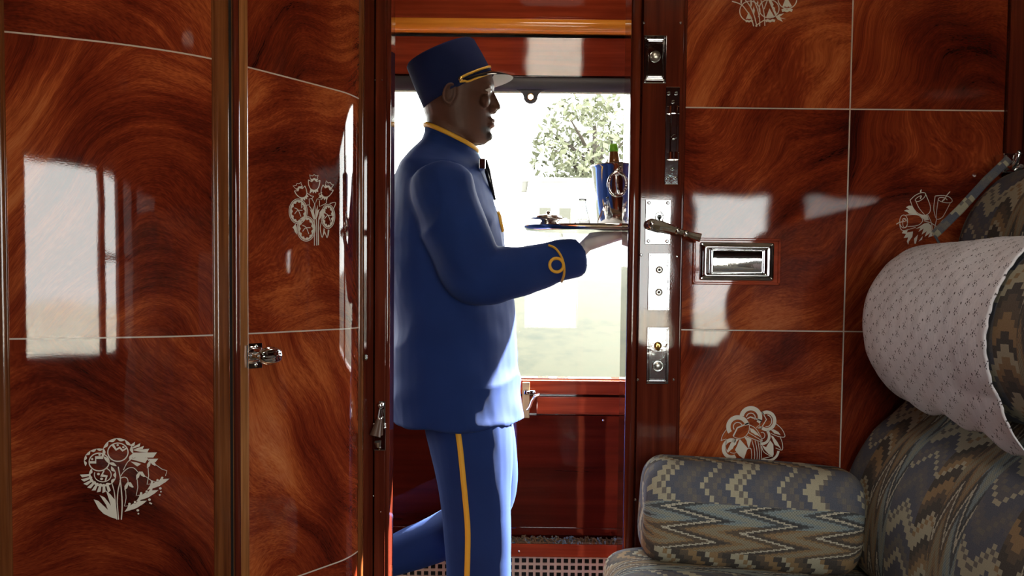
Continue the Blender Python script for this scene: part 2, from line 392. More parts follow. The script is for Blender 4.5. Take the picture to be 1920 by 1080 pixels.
def flat_panel(x0, x1, z0, z1, y, th, mat, parent, name='veneer_panel', bev=0.0006):
    mb = MB().box(x0, x1, y, y + th, z0, z1, bev)
    cx, cz = (x0 + x1) / 2, (z0 + z1) / 2
    mb.uv = [(p.x - cx, p.z - cz) for p in mb.v]
    return obj(name, mb, mat, parent)
cols = [(0.372, 0.7275), (0.7305, 1.064)]
rows = [(ZT + 0.0015, 2.31), (Z3 + 0.0015, ZT - 0.0015), (Z2 + 0.0015, Z3 - 0.0015), (Z1 + 0.0015, Z2 - 0.0015), (0.10, Z1 - 0.0015)]
for cx in cols:
    for rz in rows: flat_panel(cx[0], cx[1], rz[0], rz[1], PW, 0.012, M['flame'], wall_front)
for z in (ZT, Z3, Z2, Z1):
    obj('string_inlay', MB().box(0.372, 1.064, PW - 0.0004, PW + 0.011, z - 0.0013, z + 0.0013), M['string'], wall_front)
obj('string_inlay', MB().box(0.7277, 0.7303, PW - 0.0005, PW + 0.011, 0.10, 2.31), M['string'], wall_front)
obj('baseboard', MB().box(0.372, 1.30, PW - 0.012, PW + 0.012, 0, 0.10, 0.002), M['postx'], wall_front)
# corner post at the right end of the panels
tr = struct('trim_1', MB().box(1.066, 1.10, PW - 0.014, PW + 0.012, 0, 2.32, 0.003).box(1.102, 1.13, PW - 0.022, PW + 0.012, 0, 2.32, 0.004).box(1.13, 1.30, PW - 0.03, PW + 0.012, 0, 2.32, 0.004), M['post'])

# right door post: outer bead, flat board, edge bead
t2 = struct('trim_2', MB().box(0.2765, 0.365, PW - 0.004, PW + 0.06, 0, 2.32, 0.0015), M['post'], 'broad mahogany door post right of the doorway carrying the chrome fittings')
obj('edge_bead', MB().tube([(0.263, PW + 0.004, z) for z in (0, 1.2, 2.32)], 0.0118, 16).box(0.2515, 0.2745, PW + 0.005, PW + 0.13, 0, 2.32, 0.002), M['post'], t2)
obj('edge_bead', MB().tube([(0.3685, PW + 0.002, z) for z in (0, 1.2, 2.32)], 0.0042, 10), M['post'], t2)
# left door post
t3 = struct('trim_3', MB().box(-0.3005, -0.2765, PW - 0.016, PW + 0.06, 0, 2.32, 0.0022), M['post'], 'narrow mahogany door post left of the doorway beside the curved cabinet')
obj('edge_bead', MB().tube([(-0.2745, PW - 0.004, z) for z in (0, 1.2, 2.32)], 0.0068, 14).box(-0.279, -0.2695, PW + 0.0, PW + 0.085, 0, 2.32, 0.002), M['post'], t3)
obj('hinge_board', MB().prism([(-0.3205, 2.212), (-0.3040, 2.240), (-0.3040, 2.29), (-0.345, 2.29), (-0.345, 2.24)], 0, 2.32), M['post'], t3)
# lintel over the doorway (above the frame of the photograph)
struct('trim_4', MB().box(-0.27, 0.262, PW - 0.004, PW + 0.06, 2.12, 2.2, 0.003), M['post'])

def screw(c, r, parent, ax=(0, -1, 0), name='screw', mat=None):
    mb = MB().lathe(c, [(r, 0), (r, r * 0.25), (r * 0.8, r * 0.5), (r * 0.35, r * 0.62)], 10, ax)
    return obj(name, mb, mat or M['chrome'], parent)
for (u, v) in ((1207, 43), (1276, 43), (1202, 478), (1269, 481), (1196, 712), (1263, 712), (1191, 937)):
    screw(P(u, v, PW - 0.004), 0.0032, t2)
for (u, v) in ((703, 150), (716, 150), (700, 930), (714, 960)):
    screw(P(u, v, PW - 0.016), 0.0017, t3)

# ---- corridor outer wall with the big window
CW = 3.10
def ZC(v): return 1.16 + (533.3 - v) * CW / 1920
gx0, gx1 = -2.40, 2.50
zt, zb = 1.745, 0.873
ow = MB()
ow.box(-3, gx0, CW + 0.02, CW + 0.09, 0, 2.32).box(gx1, 3, CW + 0.02, CW + 0.09, 0, 2.32)
ow.box(gx0, gx1, CW + 0.02, CW + 0.09, 0, zb).box(gx0, gx1, CW + 0.02, CW + 0.09, zt + 0.02, 2.32)
wall_outer = struct('wall_outer', ow, M['darkpanel'])
flat_panel(-2.9, 2.9, 1.948, 2.31, CW - 0.004, 0.024, M['postx'], wall_outer, 'frieze_panel', 0.002)
# leaning panel between rail and window head
lean = MB(); yb, yt = CW + 0.010, CW - 0.012
lean.add([(-2.9, yb, 1.787), (2.9, yb, 1.787), (2.9, yt, 1.893), (-2.9, yt, 1.893), (-2.9, CW + 0.02, 1.787), (2.9, CW + 0.02, 1.787), (2.9, CW + 0.02, 1.893), (-2.9, CW + 0.02, 1.893)],
         [(0, 1, 2, 3), (5, 4, 7, 6), (0, 4, 5, 1), (3, 2, 6, 7), (0, 3, 7, 4), (1, 5, 6, 2)])
obj('head_panel', lean, M['postx'], wall_outer)
obj('shade_strip', MB().box(-2.9, 2.9, CW + 0.005, CW + 0.02, 1.893, 1.905), M['black'], wall_outer)  # black strip standing in for the shade below the rail
tg = struct('trim_5', MB().loft([[(x, CW - 0.012 - 0.030 * sin(a) ** 0.8 if 0 < a < pi else CW + 0.0, 1.9245 - 0.0215 * cos(a)) for a in [pi * i / 14 for i in range(15)]] for x in (-2.9, 0, 2.9)]), M['gold_rail'], 'honey coloured rounded rail along the top of the corridor wall')
obj('fillet', MB().box(-2.9, 2.9, CW - 0.014, CW + 0.02, 1.9465, 1.953, 0.0015), M['postx'], tg)
# below the window
obj('sill_rail', MB().box(-2.9, 2.9, CW - 0.02, CW + 0.02, 0.829, 0.872, 0.004), M['postx'], wall_outer)
obj('ledge_rail', MB().box(0.075, 2.9, CW - 0.03, CW + 0.02, 0.770, 0.823, 0.004).box(-2.9, 0.085, CW - 0.012, CW + 0.02, 0.770, 0.823, 0.003), M['postx'], wall_outer)
flat_panel(-2.9, 2.9, 0.415, 0.764, CW + 0.0, 0.02, M['darkpanel'], wall_outer, 'dado_panel', 0.002)
obj('dado_foot', MB().box(-2.9, 2.9, CW - 0.006, CW + 0.02, 0.395, 0.418, 0.002), M['darkpanel'], wall_outer)
screw(P(1131, 788, CW - 0.0), 0.004, wall_outer); screw(P(1040, 999, CW), 0.003, wall_outer)
kb = struct('baseboard_1', MB().box(-2.9, 2.9, CW - 0.055, CW + 0.02, 0.340, 0.380, 0.003), M['postx'], 'mahogany board capping the heater grille along the corridor wall')
screw(P(973, 1034, CW - 0.055), 0.0045, kb)
# fuzzy strip of carpet on the board
cs = MB(); rnd = random.Random(3)
for i in range(700):
    x = -0.85 + 1.9 * i / 700; h = 0.010 + 0.010 * rnd.random(); y = CW - 0.05 + 0.03 * rnd.random(); dx = rnd.uniform(-.02, .02)
    cs.tube([(x, y, 0.377), (x + dx * 0.5, y - 0.003, 0.377 + h), (x + dx, y - 0.004, 0.377 + h * 1.1)], 0.0028, 4)
cs.box(-0.9, 1.1, CW - 0.045, CW, 0.376, 0.384)
tag(obj('carpet_edge', cs, M['carpet'], kb), kind='stuff')
# perforated heater grille
gr = MB(); step = 0.0212; bar = 0.0038
x = -0.9
while x < 0.75:
    gr.box(x - bar, x + bar, CW - 0.036, CW - 0.030, 0.06, 0.340); x += step
z = 0.335
while z > 0.06:
    gr.box(-0.9, 0.75, CW - 0.0362, CW - 0.0298, z - bar, z + bar); z -= step
hg = thing('heater_grille', 'cream perforated metal heater grille at the foot of the corridor wall', 'grille', (0, CW - 0.03, 0.03))
obj('perforated_plate', gr, M['grille'], hg)
obj('backing', MB().box(-0.9, 0.75, CW - 0.006, CW + 0.02, 0.03, 0.340), M['black'], hg)
obj('foot', MB().box(-0.9, 0.75, CW - 0.05, CW - 0.006, 0.0, 0.06, 0.002), M['postx'], hg)
# corridor window
f1 = MB()
f1.box(gx0, gx0 + 0.03, CW + 0.01, CW + 0.08, zb, zt + 0.02, 0.003).box(gx1 - 0.03, gx1, CW + 0.01, CW + 0.08, zb, zt + 0.02, 0.003)
f1.box(gx0, gx1, CW + 0.02, CW + 0.08, zt + 0.0, zt + 0.04, 0.003).box(gx0, gx1, CW + 0.02, CW + 0.08, zb - 0.01, zb + 0.002, 0.001)
for mx in (-1.05, 1.10): f1.box(mx - 0.05, mx + 0.05, CW + 0.01, CW + 0.085, zb, zt + 0.02, 0.003)
win1 = struct('window_1', f1, M['post'])
obj('pane', MB().box(gx0, gx1, CW + 0.05, CW + 0.055, zb, zt), M['glass'], win1)
# roller blind: hem bar with pull tab and eyelet
bl = thing('window_blind', 'dark grey roller blind hem with round pull tab across top of corridor window', 'blind', (0, CW + 0.02, 1.76))
obj('hem_bar', MB().loft([[(x, CW + 0.022 - 0.014 * sin(a), 1.7625 - 0.0225 * cos(a)) for a in [2 * pi * i / 16 for i in range(16)]] for x in (gx0 + 0.03, 0, gx1 - 0.03)]), M['blind'], bl)
tabc = P(995, 182, CW + 0.015); tb = MB(); out_, inn = [], []
for i in range(33):
    a = pi + pi * i / 32
    out_.append((tabc.x + 0.021 * cos(a), tabc.z + 0.020 * sin(a)))
pl = [(tabc.x - 0.042, 1.742), (tabc.x - 0.031, 1.738), (tabc.x - 0.024, 1.730)] + out_ + [(tabc.x + 0.024, 1.730), (tabc.x + 0.031, 1.738), (tabc.x + 0.042, 1.742)]
pl = [(-0.042 + tabc.x, 1.7425), (-0.030 + tabc.x, 1.7385), (-0.024 + tabc.x, 1.731)] + out_ + [(0.024 + tabc.x, 1.731), (0.030 + tabc.x, 1.7385), (0.042 + tabc.x, 1.7425)]
hole = [(tabc.x + 0.0085 * cos(2 * pi * i / 20), tabc.z + 0.0085 * sin(2 * pi * i / 20)) for i in range(20)]
polyl = [[Vector((x, z, 0)) for x, z in pl], [Vector((x, z, 0)) for x, z in hole[::-1]]]
flatp = [p for l in polyl for p in l]
for tri in tessellate_polygon(polyl):
    for yy in (CW + 0.012, CW + 0.018): tb.add([(flatp[i].x, yy, flatp[i].y) for i in tri], [(0, 1, 2)])
for l in polyl:
    for i in range(len(l)):
        a, b = l[i], l[(i + 1) % len(l)]
        tb.add([(a.x, CW + 0.012, a.y), (b.x, CW + 0.012, b.y), (b.x, CW + 0.018, b.y), (a.x, CW + 0.018, a.y)], [(0, 1, 2, 3)])
obj('pull_tab', tb, M['blind'], bl)
obj('eyelet', MB().tube([(tabc.x + 0.0092 * cos(2 * pi * i / 24), CW + 0.011, tabc.z + 0.0092 * sin(2 * pi * i / 24)) for i in range(24)], 0.0016, 8, closed=True), M['brass'], bl)
# window strap and catch under the sill
st = thing('window_catch', 'chrome window catch with leather strap below the sill behind the attendant', 'catch', (0.045, CW - 0.03, 0.82))
p1 = P(987, 716, CW - 0.028); p2 = P(987, 783, CW - 0.036)
obj('strap', MB().box(p1.x - 0.012, p1.x + 0.010, CW - 0.046, CW - 0.034, p2.z, p1.z, 0.002), M['leather'], st)
c = P(993, 735, CW - 0.04)
obj('catch_plate', MB().box(c.x - 0.017, c.x + 0.017, CW - 0.054, CW - 0.046, c.z - 0.007, c.z + 0.006, 0.002).lathe((c.x - 0.004, CW - 0.054, c.z + 0.001), [(0.006, 0), (0.006, 0.01), (0.004, 0.014)], 12, (0, -1, 0)).lathe((c.x + 0.013, CW - 0.054, c.z - 0.001), [(0.0045, 0), (0.0045, 0.003), (0.002, 0.004)], 10, (0, -1, 0)), M['chrome'], st)
hk = [P(u, v, CW - 0.042) for u, v in ((1012, 740), (1003, 743), (997, 752), (993, 763), (989, 768), (984, 769))]
obj('hook', MB().tube(hk, [0.004, 0.006, 0.0065, 0.006, 0.005, 0.003], 10), M['chrome'], st)

# ================================================================== CURVED CORNER CABINET
raw = [(-1.02, 1.560), (-0.90, 1.598), (-0.7995, 1.634), (-0.732, 1.666), (-0.660, 1.703), (-0.5995, 1.745), (-0.5600, 1.780), (-0.5297, 1.814), (-0.4872, 1.876), (-0.4496, 1.938), (-0.4125, 2.002), (-0.3725, 2.072), (-0.3480, 2.116), (-0.3350, 2.158), (-0.3250, 2.205)]
def catmull(pts, k=16):
    out = []
    for i in range(len(pts) - 1):
        p0 = Vector(pts[max(i - 1, 0)]); p1 = Vector(pts[i]); p2 = Vector(pts[i + 1]); p3 = Vector(pts[min(i + 2, len(pts) - 1)])
        for j in range(k):
            s = j / k
            out.append(0.5 * ((2 * p1) + (p2 - p0) * s + (2 * p0 - 5 * p1 + 4 * p2 - p3) * s * s + (3 * p1 - p0 - 3 * p2 + p3) * s ** 3))
    out.append(Vector(pts[-1])); return out
crv = catmull(raw)
for _ in range(26):      # relax measuring noise
    crv = [crv[0]] + [(crv[i - 1] + crv[i] * 2 + crv[i + 1]) / 4 for i in range(1, len(crv) - 1)] + [crv[-1]]
arc = [0.0]
for i in range(1, len(crv)): arc.append(arc[-1] + (crv[i] - crv[i - 1]).length)
def at_s(s):
    s = max(0, min(arc[-1] - 1e-6, s))
    import bisect
    i = min(max(bisect.bisect_right(arc, s) - 1, 0), len(crv) - 2)
    k = (s - arc[i]) / (arc[i + 1] - arc[i]); p = crv[i].lerp(crv[i + 1], k)
    a = crv[max(i - 2, 0)]; b = crv[min(i + 3, len(crv) - 1)]
    t = (b - a).normalized(); return p, Vector((t.y, -t.x))     # point, outward normal (towards the room)
def hit_s(u, v=533):
    """arc length where the view ray through a pixel meets the cabinet front"""
    d = ray(u, v)
    for i in range(len(crv) - 1):
        a, b = crv[i], crv[i + 1]
        ca = a.x * d.y - a.y * d.x; cb = b.x * d.y - b.y * d.x
        if (ca <= 0) != (cb <= 0):
            k = ca / (ca - cb); p = a.lerp(b, k); tt = p.y / d.y
            return arc[i] + k * (arc[i + 1] - arc[i]), CAM.z + d.z * tt
    return (0.0, 1.0) if u < 300 else (arc[-1], 1.0)
def on_cab(u, v, off=0.0):
    s, z = hit_s(u, v); p, n = at_s(s); return Vector((p.x + n.x * off, p.y + n.y * off, z))
def curved(s0, s1, z0, z1, o0, o1, mat, parent, name, steps=None, round_=0.0):
    n = steps or max(2, int((s1 - s0) / 0.008)); mb = MB(); sc_, zc = (s0 + s1) / 2, (z0 + z1) / 2
    rings = []
    for i in range(n + 1):
        k = i / n; s = s0 + (s1 - s0) * k; p, nn = at_s(s)
        e = 0.0
        if round_:
            dd = min(s - s0, s1 - s); e = round_ * (1 - sqrt(max(0, 1 - (1 - min(dd / round_, 1)) ** 2)))
        pi_ = p + nn * o0; po = p + nn * (o1 - e)
        rings.append([(pi_.x, pi_.y, z0), (po.x, po.y, z0), (po.x, po.y, z1), (pi_.x, pi_.y, z1)])
    mb.loft(rings, cap=True, smooth=False)
    ss = [s0 + (s1 - s0) * i / n for i in range(n + 1)]
    uv = []
    for i in range(n + 1):
        for q in range(4): uv.append((ss[i] - sc_, (z0, z0, z1, z1)[q] - zc))
    uv += [(-(s1 - s0) / 2, 0)] * 4 + [((s1 - s0) / 2, 0)] * 4
    mb.uv = uv
    o = obj(name, mb, mat, parent)
    # smooth along the curve, sharp at the corners
    me = o.data
    for poly in me.polygons: poly.use_smooth = True
    for e in me.edges:
        a, b = e.vertices; ra, rb = a // 4, b // 4
        if (ra != rb and abs(a - b) == 4) or a >= 4 * (n + 1) or b >= 4 * (n + 1): e.use_edge_sharp = True
    return o
S = {u: hit_s(u)[0] for u in (14, 402, 429, 437, 464, 672, 686)}
cab = thing('corner_cabinet', 'curved mahogany corner cabinet with two inlaid doors left of the doorway', 'cabinet', (-0.75, 1.95, 0))
zlo, zhi = 0.10, 2.30
# carcass behind the doors
back = [(p.x - n.x * 0.028, p.y - n.y * 0.028) for p, n in (at_s(arc[-1] * i / 30) for i in range(31))]
obj('carcass', MB().prism(back + [(-0.345, 2.24), (-1.24, 2.24), (-1.24, back[0][1])], 0, 2.31), M['black'], cab)
DO = 0.0
def cab_door(sa, sb, sl, sr, lab, left_mat, right_mat):
    """door frame spans sa..sb, veneer spans sl..sr"""
    d = curved(sa, sb, zlo, zhi, -0.026, -0.012, M['stile'], cab, 'door')
    d['label'] = lab
    edges = [zlo, Z1, Z2, Z3, ZT, zhi]
    for i in range(5):
        curved(sl, sr, edges[i] + 0.0012, edges[i + 1] - 0.0012, -0.0118, 0.0, M['flame'], d, 'veneer_panel')
    for z in edges[1:5]: curved(sl, sr, z - 0.0013, z + 0.0013, -0.0118, 0.0004, M['string'], d, 'string_inlay')
    if sl - sa > 0.004: curved(sa, sl, zlo, zhi, -0.0118, 0.007, left_mat, d, 'stile', 10, 0.006)
    if sb - sr > 0.004: curved(sr, sb, zlo, zhi, -0.0118, 0.007, right_mat, d, 'stile', 10, 0.006)
    return d
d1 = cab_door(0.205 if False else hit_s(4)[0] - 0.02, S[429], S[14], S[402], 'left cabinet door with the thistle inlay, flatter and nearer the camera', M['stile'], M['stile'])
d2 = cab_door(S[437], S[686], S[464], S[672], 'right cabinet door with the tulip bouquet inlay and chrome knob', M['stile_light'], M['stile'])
curved(S[429] - 0.001, S[437] + 0.001, zlo, zhi, -0.026, -0.002, M['black'], cab, 'shade_strip')  # solid black strip in the door gap, colour stands for its shade
curved(S[437], S[437] + (S[464] - S[437]) * 0.34, zlo, zhi, 0.0, 0.0078, M['post'], d2, 'bead', 6, 0.003)
for s in (S[14] , S[402]):
    curved(s - 0.0035, s + 0.0015, zlo, zhi, -0.01, 0.0035, M['string'] if False else M['stile'], d1, 'bead', 4, 0.002)
curved(0.0, hit_s(4)[0] - 0.024, 0, 2.31, -0.026, 0.004, M['post'], cab, 'side_frame')
# hinges (chrome knuckles) at the right edge of the right door
for (v0, v1) in ((588, 645), (-40, 46)):
    a = on_cab(684, v0, 0.010); b = on_cab(684, v1, 0.010)
    hx, hy = a.x + 0.0005, a.y - 0.004
    hb = MB(); zz = [b.z, (a.z + b.z) / 2 - 0.001, (a.z + b.z) / 2 + 0.001, a.z]
    for i in (0, 2): hb.lathe((hx, hy, zz[i]), [(0.004, 0), (0.0048, 0.001), (0.0048, zz[i + 1] - zz[i] - 0.001), (0.004, zz[i + 1] - zz[i])], 12)
    hb.sphere((hx, hy, a.z + 0.003), 0.0042, n=10, m=6).sphere((hx, hy, b.z - 0.003), 0.0042, n=10, m=6)
    hb.box(hx - 0.012, hx + 0.001, hy + 0.001, hy + 0.003, b.z, a.z)
    obj('hinge', hb, M['chrome'], d2)
# knob handle on the right door's left stile
def local_frame(u, v, off=0.0):
    s, z = hit_s(u, v); p, n = at_s(s); n3 = Vector((n.x, n.y, 0)); t3_ = Vector((-n.y, n.x, 0)); return Vector((p.x, p.y, z)) + n3 * off, t3_, Vector((0, 0, 1)), n3
def fbox(mb, c, t, k, n, a0, a1, b0, b1, d0, d1, bev=0.0):
    q = MB().box(a0, a1, b0, b1, d0, d1, bev)
    return mb.add([c + t * p.x + k * p.y + n * p.z for p in q.v], q.f)
c, t_, k_, n_ = local_frame(474, 667, 0.0005)
hm = MB(); fbox(hm, c, t_, k_, n_, -0.022, 0.020, -0.0235, 0.0235, 0.0, 0.0035, 0.001); fbox(hm, c, t_, k_, n_, -0.024, -0.021, -0.021, 0.021, 0.0, 0.010, 0.001)
for b_ in (-0.017, 0.017): hm.lathe(c + t_ * 0.004 + k_ * b_ + n_ * 0.0035, [(0.0036, 0), (0.0036, 0.0012), (0.0015, 0.002)], 10, n_)
hm.lathe(c + t_ * 0.002 + n_ * 0.003, [(0.009, 0), (0.0075, 0.004), (0.006, 0.018)], 16, n_)
kc = c + t_ * 0.018 + n_ * 0.026
rings = []
for i in range(13):               # fluted oval knob lying along the stile
    a = -pi / 2 + pi * i / 12; rr = max(cos(a), 0.03) ** 0.7
    rings.append([kc + t_ * (0.027 * sin(a)) + (k_ * cos(q) * 0.0165 + n_ * sin(q) * 0.0125) * rr * (1 + 0.05 * cos(8 * q)) for q in [2 * pi * j / 48 for j in range(48)]])
hm.loft(rings)
obj('handle', hm, M['chrome'], d2)

# ---- inlaid flowers
def motif(name, els, to3, parent, mat, tf):
    mb = MB()
    def put(poly2):
        try: tris = tessellate_polygon([[Vector((x, y, 0)) for x, y in poly2]])
        except Exception: return
        pts = [to3(*tf(x, y)) for x, y in poly2]
        mb.add(pts, [tuple(t) for t in tris])
    for e in els:
        k = e[0]
        if k == 'p': put(e[1])
        elif k == 'l':
            pts = [Vector(p) for p in e[1]]
            if len(e) > 3: pts = [Vector(p) for p in smooth2(e[1])]
            hw = e[2] / 2
            L, R = [], []
            for i, p in enumerate(pts):
                a = pts[max(i - 1, 0)]; b = pts[min(i + 1, len(pts) - 1)]; t = (b - a)
                if t.length < 1e-6: continue
                t.normalize(); n = Vector((-t.y, t.x)); L.append(p + n * hw); R.append(p - n * hw)
            l3 = [to3(*tf(q.x, q.y)) for q in L]; r3 = [to3(*tf(q.x, q.y)) for q in R]
            mb.add(l3 + r3, [(i, i + 1, len(L) + i + 1, len(L) + i) for i in range(len(L) - 1)])
        elif k == 'r':       # ring cx cy rx ry width [a0 a1 rot]
            cx, cy, rx, ry, w_ = e[1:6]; a0, a1 = (e[6], e[7]) if len(e) > 7 else (0, 360); rt = radians(e[8]) if len(e) > 8 else 0
            n = 44; o_, i_ = [], []
            for j in range(n + 1):
                a = radians(a0 + (a1 - a0) * j / n)
                for lst, dx in ((o_, 0), (i_, -w_)):
                    X, Yy = (rx + dx) * cos(a), (ry + dx) * sin(a)
                    lst.append((cx + X * cos(rt) - Yy * sin(rt), cy + X * sin(rt) + Yy * cos(rt)))
            pts = [to3(*tf(*q)) for q in o_ + i_]
            mb.add(pts, [(j, j + 1, n + 2 + j, n + 1 + j) for j in range(n)])
        elif k == 'd':
            cx, cy, rx, ry = e[1:5]; put([(cx + rx * cos(2 * pi * j / 14), cy + ry * sin(2 * pi * j / 14)) for j in range(14)])
        elif k == 's':       # scalloped ring: cx cy rx ry lobes depth
            cx, cy, rx, ry, nl, dep = e[1:7]; a0, a1 = (e[7], e[8]) if len(e) > 8 else (0, 360)
            n = nl * 8; o_, i_ = [], []
            for j in range(n + 1):
                a = radians(a0 + (a1 - a0) * j / n); ph = (j % 8) / 8
                o_.append((cx + rx * cos(a), cy + ry * sin(a))); dd = dep * (0.15 + 0.85 * sin(pi * ph))
                i_.append((cx + (rx - dd) * cos(a), cy + (ry - dd) * sin(a)))
            pts = [to3(*tf(*q)) for q in o_ + i_]
            mb.add(pts, [(j, j + 1, n + 2 + j, n + 1 + j) for j in range(n)])
    # give the inlay a hair of thickness facing the room
    o = obj(name, mb, mat, parent); me = o.data
    return o
def smooth2(pts, k=6):
    return [tuple(p) for p in catmull([tuple(p) for p in pts], k)]
WI = 0.0007
cabmap = lambda u, v: on_cab(u, v, WI)
wallmap = lambda u, v: P(u, v, PW - WI)
# thistle and bellflowers (left door): drawn on a 1188 x 1080 sheet
A_ = []
A_ += [('r', 545, 258, 108, 98, 11), ('s', 545, 258, 155, 142, 9, 30, 95, 400), ('r', 355, 357, 107, 95, 11), ('s', 357, 345, 155, 125, 5, 26, 155, 285), ('r', 392, 486, 90, 76, 9, -70, 200), ('s', 390, 490, 138, 116, 8, 30, -50, 215)]
A_ += [('p', [(480, 190), (505, 178), (530, 222), (565, 200), (595, 232), (632, 208), (640, 222), (590, 252), (562, 222), (525, 243)]), ('d', 543, 186, 12, 10), ('d', 600, 207, 12, 10)]
A_ += [('p', [(258, 348), (314, 348), (314, 298), (382, 298), (382, 276), (396, 276), (396, 326), (326, 326), (326, 372), (262, 372)]), ('d', 285, 327, 12, 11), ('d', 360, 284, 13, 10)]
A_ += [('p', [(400, 440), (412, 446), (392, 482), (442, 494), (425, 550), (410, 545), (422, 510), (366, 504)]), ('d', 348, 479, 15, 12), ('d', 380, 528, 16, 12)]
for a, b, c_, d_ in [((672, 185), (718, 152), (712, 190), (690, 200)), ((690, 210), (772, 166), (764, 200), (700, 220)), ((698, 232), (808, 194), (796, 226), (740, 236)), ((700, 240), (862, 222), (842, 260), (770, 254)), ((695, 262), (940, 260), (902, 312), (680, 312)), ((680, 330), (760, 300), (850, 320), (820, 368)), ((672, 352), (730, 360), (780, 376), (740, 402)), ((850, 325), (952, 324), (925, 358), (870, 350))]:
    A_.append(('p', [a, b, c_, d_]))
for i in range(8):
    a = radians(170 - i * 14); r0_, r1_ = 128, 235
    cx, cy = 395, 470
    A_.append(('p', [(cx + r0_ * cos(a + .09), cy + .86 * r0_ * sin(a + .09)), (cx + r1_ * cos(a + .10), cy + .86 * r1_ * sin(a + .10)), (cx + (r1_ - 18) * cos(a - .06), cy + .86 * (r1_ - 18) * sin(a - .06)), (cx + r0_ * cos(a - .06), cy + .86 * r0_ * sin(a - .06))]))
A_ += [('p', [(300, 735), (350, 752), (400, 800), (445, 842), (425, 790), (360, 692), (410, 715), (450, 765), (475, 800), (450, 725), (425, 645), (470, 685), (505, 730), (522, 740), (534, 935), (470, 915), (400, 880), (350, 830)])]
A_ += [('l', [(548, 405), (560, 470), (570, 540), (548, 640), (538, 760), (545, 860), (552, 940)], 10, 1), ('l', [(484, 570), (508, 660), (520, 780), (535, 940)], 9, 1), ('l', [(568, 540), (582, 660), (588, 800), (580, 940)], 12, 1), ('l', [(575, 500), (600, 460), (650, 420), (705, 418), (748, 460)], 7, 1), ('l', [(600, 440), (650, 350), (740, 300), (820, 305), (858, 345)], 7, 1), ('l', [(575, 520), (610, 510), (640, 525), (648, 560)], 8, 1)]
for dx, dy in ((0, 0), (118, -108), (228, -222)):
    q = lambda x, y: (x + dx, y + dy)
    A_ += [('p', [q(612, 645), q(612, 600), q(640, 562), q(675, 562), q(705, 612), q(690, 616), q(660, 602), q(650, 585), q(640, 620)]),
           ('l', [q(622, 640), q(628, 720), q(612, 806), q(650, 800)], 7), ('l', [q(705, 610), q(760, 650), q(812, 668), q(798, 720)], 6) if dx else ('l', [q(800, 715), q(812, 700)], 5),
           ('p', [q(612, 862), q(640, 820), q(655, 780), q(672, 796), q(705, 775), q(722, 782), q(752, 742), q(775, 752), q(838, 748), q(800, 782), q(770, 800), q(740, 820), q(700, 836), q(660, 848)]),
           ('d', *q(662, 782), 13, 12), ('d', *q(718, 764), 12, 12), ('d', *q(765, 738), 12, 11), ('d', *q(746, 846), 14, 12), ('d', *q(752, 880), 9, 8)]
A_ += [('d', 882, 778, 9, 8), ('d', 968, 690, 9, 8)]
o = motif('flower_inlay', A_, cabmap, d1, M['inlay'], lambda x, y: (120 + x / 5.4, 800 + y / 5.4))
# tulip bouquet (right door): 826 x 1080 sheet
B_ = []
for cx, cy, rt in ((435, 205, 0), (275, 300, -28), (590, 290, 24)):
    ca, sa_ = cos(radians(rt)), sin(radians(rt))
    q = lambda x, y: (cx + x * ca - y * sa_, cy + x * sa_ + y * ca)
    B_ += [('l', [q(-68, -32), q(-66, 20), q(-45, 70), q(0, 92), q(45, 70), q(64, 20), q(70, -25)], 9, 1), ('l', [q(-68, -32), q(-30, -10), q(0, -40), q(30, -10), q(70, -25)], 9),
           ('p', [q(-50, -55), q(-25, -40), q(0, -55), q(25, -42), q(50, -48), q(30, -5), q(0, -32), q(-28, -5)]), ('l', [q(-45, -60), q(-55, -92), q(-20, -78), q(0, -95), q(20, -80), q(48, -86), q(38, -52)], 7),
           ('p', [q(-45, 78), q(0, 95), q(45, 78), q(48, 112), q(28, 106), q(20, 130), q(4, 108), q(-10, 130), q(-22, 104), q(-55, 135)])]
for cx, cy, rx, ry, rt in ((245, 548, 112, 152, 8), (340, 755, 112, 152, 0), (600, 608, 86, 148, 0)):
    B_ += [('r', cx, cy, rx, ry, 8), ('s', cx, cy, rx - 14, ry - 16, 11, 34), ('r', cx, cy, rx - 26, ry - 28, 8),
           ('l', [(cx - 45, cy - 42), (cx, cy - 15), (cx + 32, cy + 62)], 8, 1), ('l', [(cx - 42, cy + 32), (cx - 8, cy - 8), (cx + 52, cy - 12)], 8, 1)]
B_ += [('l', [(438, 955), (438, 700), (420, 560), (375, 480)], 9, 1), ('l', [(466, 955), (464, 700), (450, 560), (440, 460)], 9, 1), ('l', [(486, 950), (486, 720), (500, 600), (560, 540)], 11, 1)]
B_ += [('p', [(425, 640), (385, 520), (410, 545), (430, 480), (432, 560), (455, 640)]), ('p', [(455, 640), (460, 530), (480, 470), (475, 540), (500, 520), (470, 620)]), ('p', [(490, 660), (500, 560), (530, 520), (580, 530), (545, 550), (575, 560), (540, 580), (560, 592), (520, 610)])]
B_ += [('l', [(350, 330), (400, 365), (430, 370), (410, 395), (375, 400), (380, 470), (310, 480), (285, 510), (285, 420)], 8), ('l', [(405, 395), (445, 465), (470, 400), (525, 410), (490, 340), (530, 320)], 8), ('l', [(500, 420), (500, 490), (555, 465), (580, 450), (580, 390)], 8), ('l', [(620, 455), (690, 445), (665, 520)], 8, 1)]
B_ += [('p', [(178, 740), (215, 695), (225, 740), (230, 825), (205, 790), (195, 760)]), ('p', [(550, 740), (565, 800), (532, 860), (545, 790)]), ('l', [(520, 680), (508, 760), (532, 858), (560, 760)], 8, 1), ('p', [(600, 765), (616, 770), (608, 830), (590, 868), (596, 800)]), ('l', [(560, 790), (590, 865)], 8)]
motif('flower_inlay', B_, cabmap, d2, M['inlay'], lambda x, y: (520 + x / 6.354, 310 + y / 6.354))
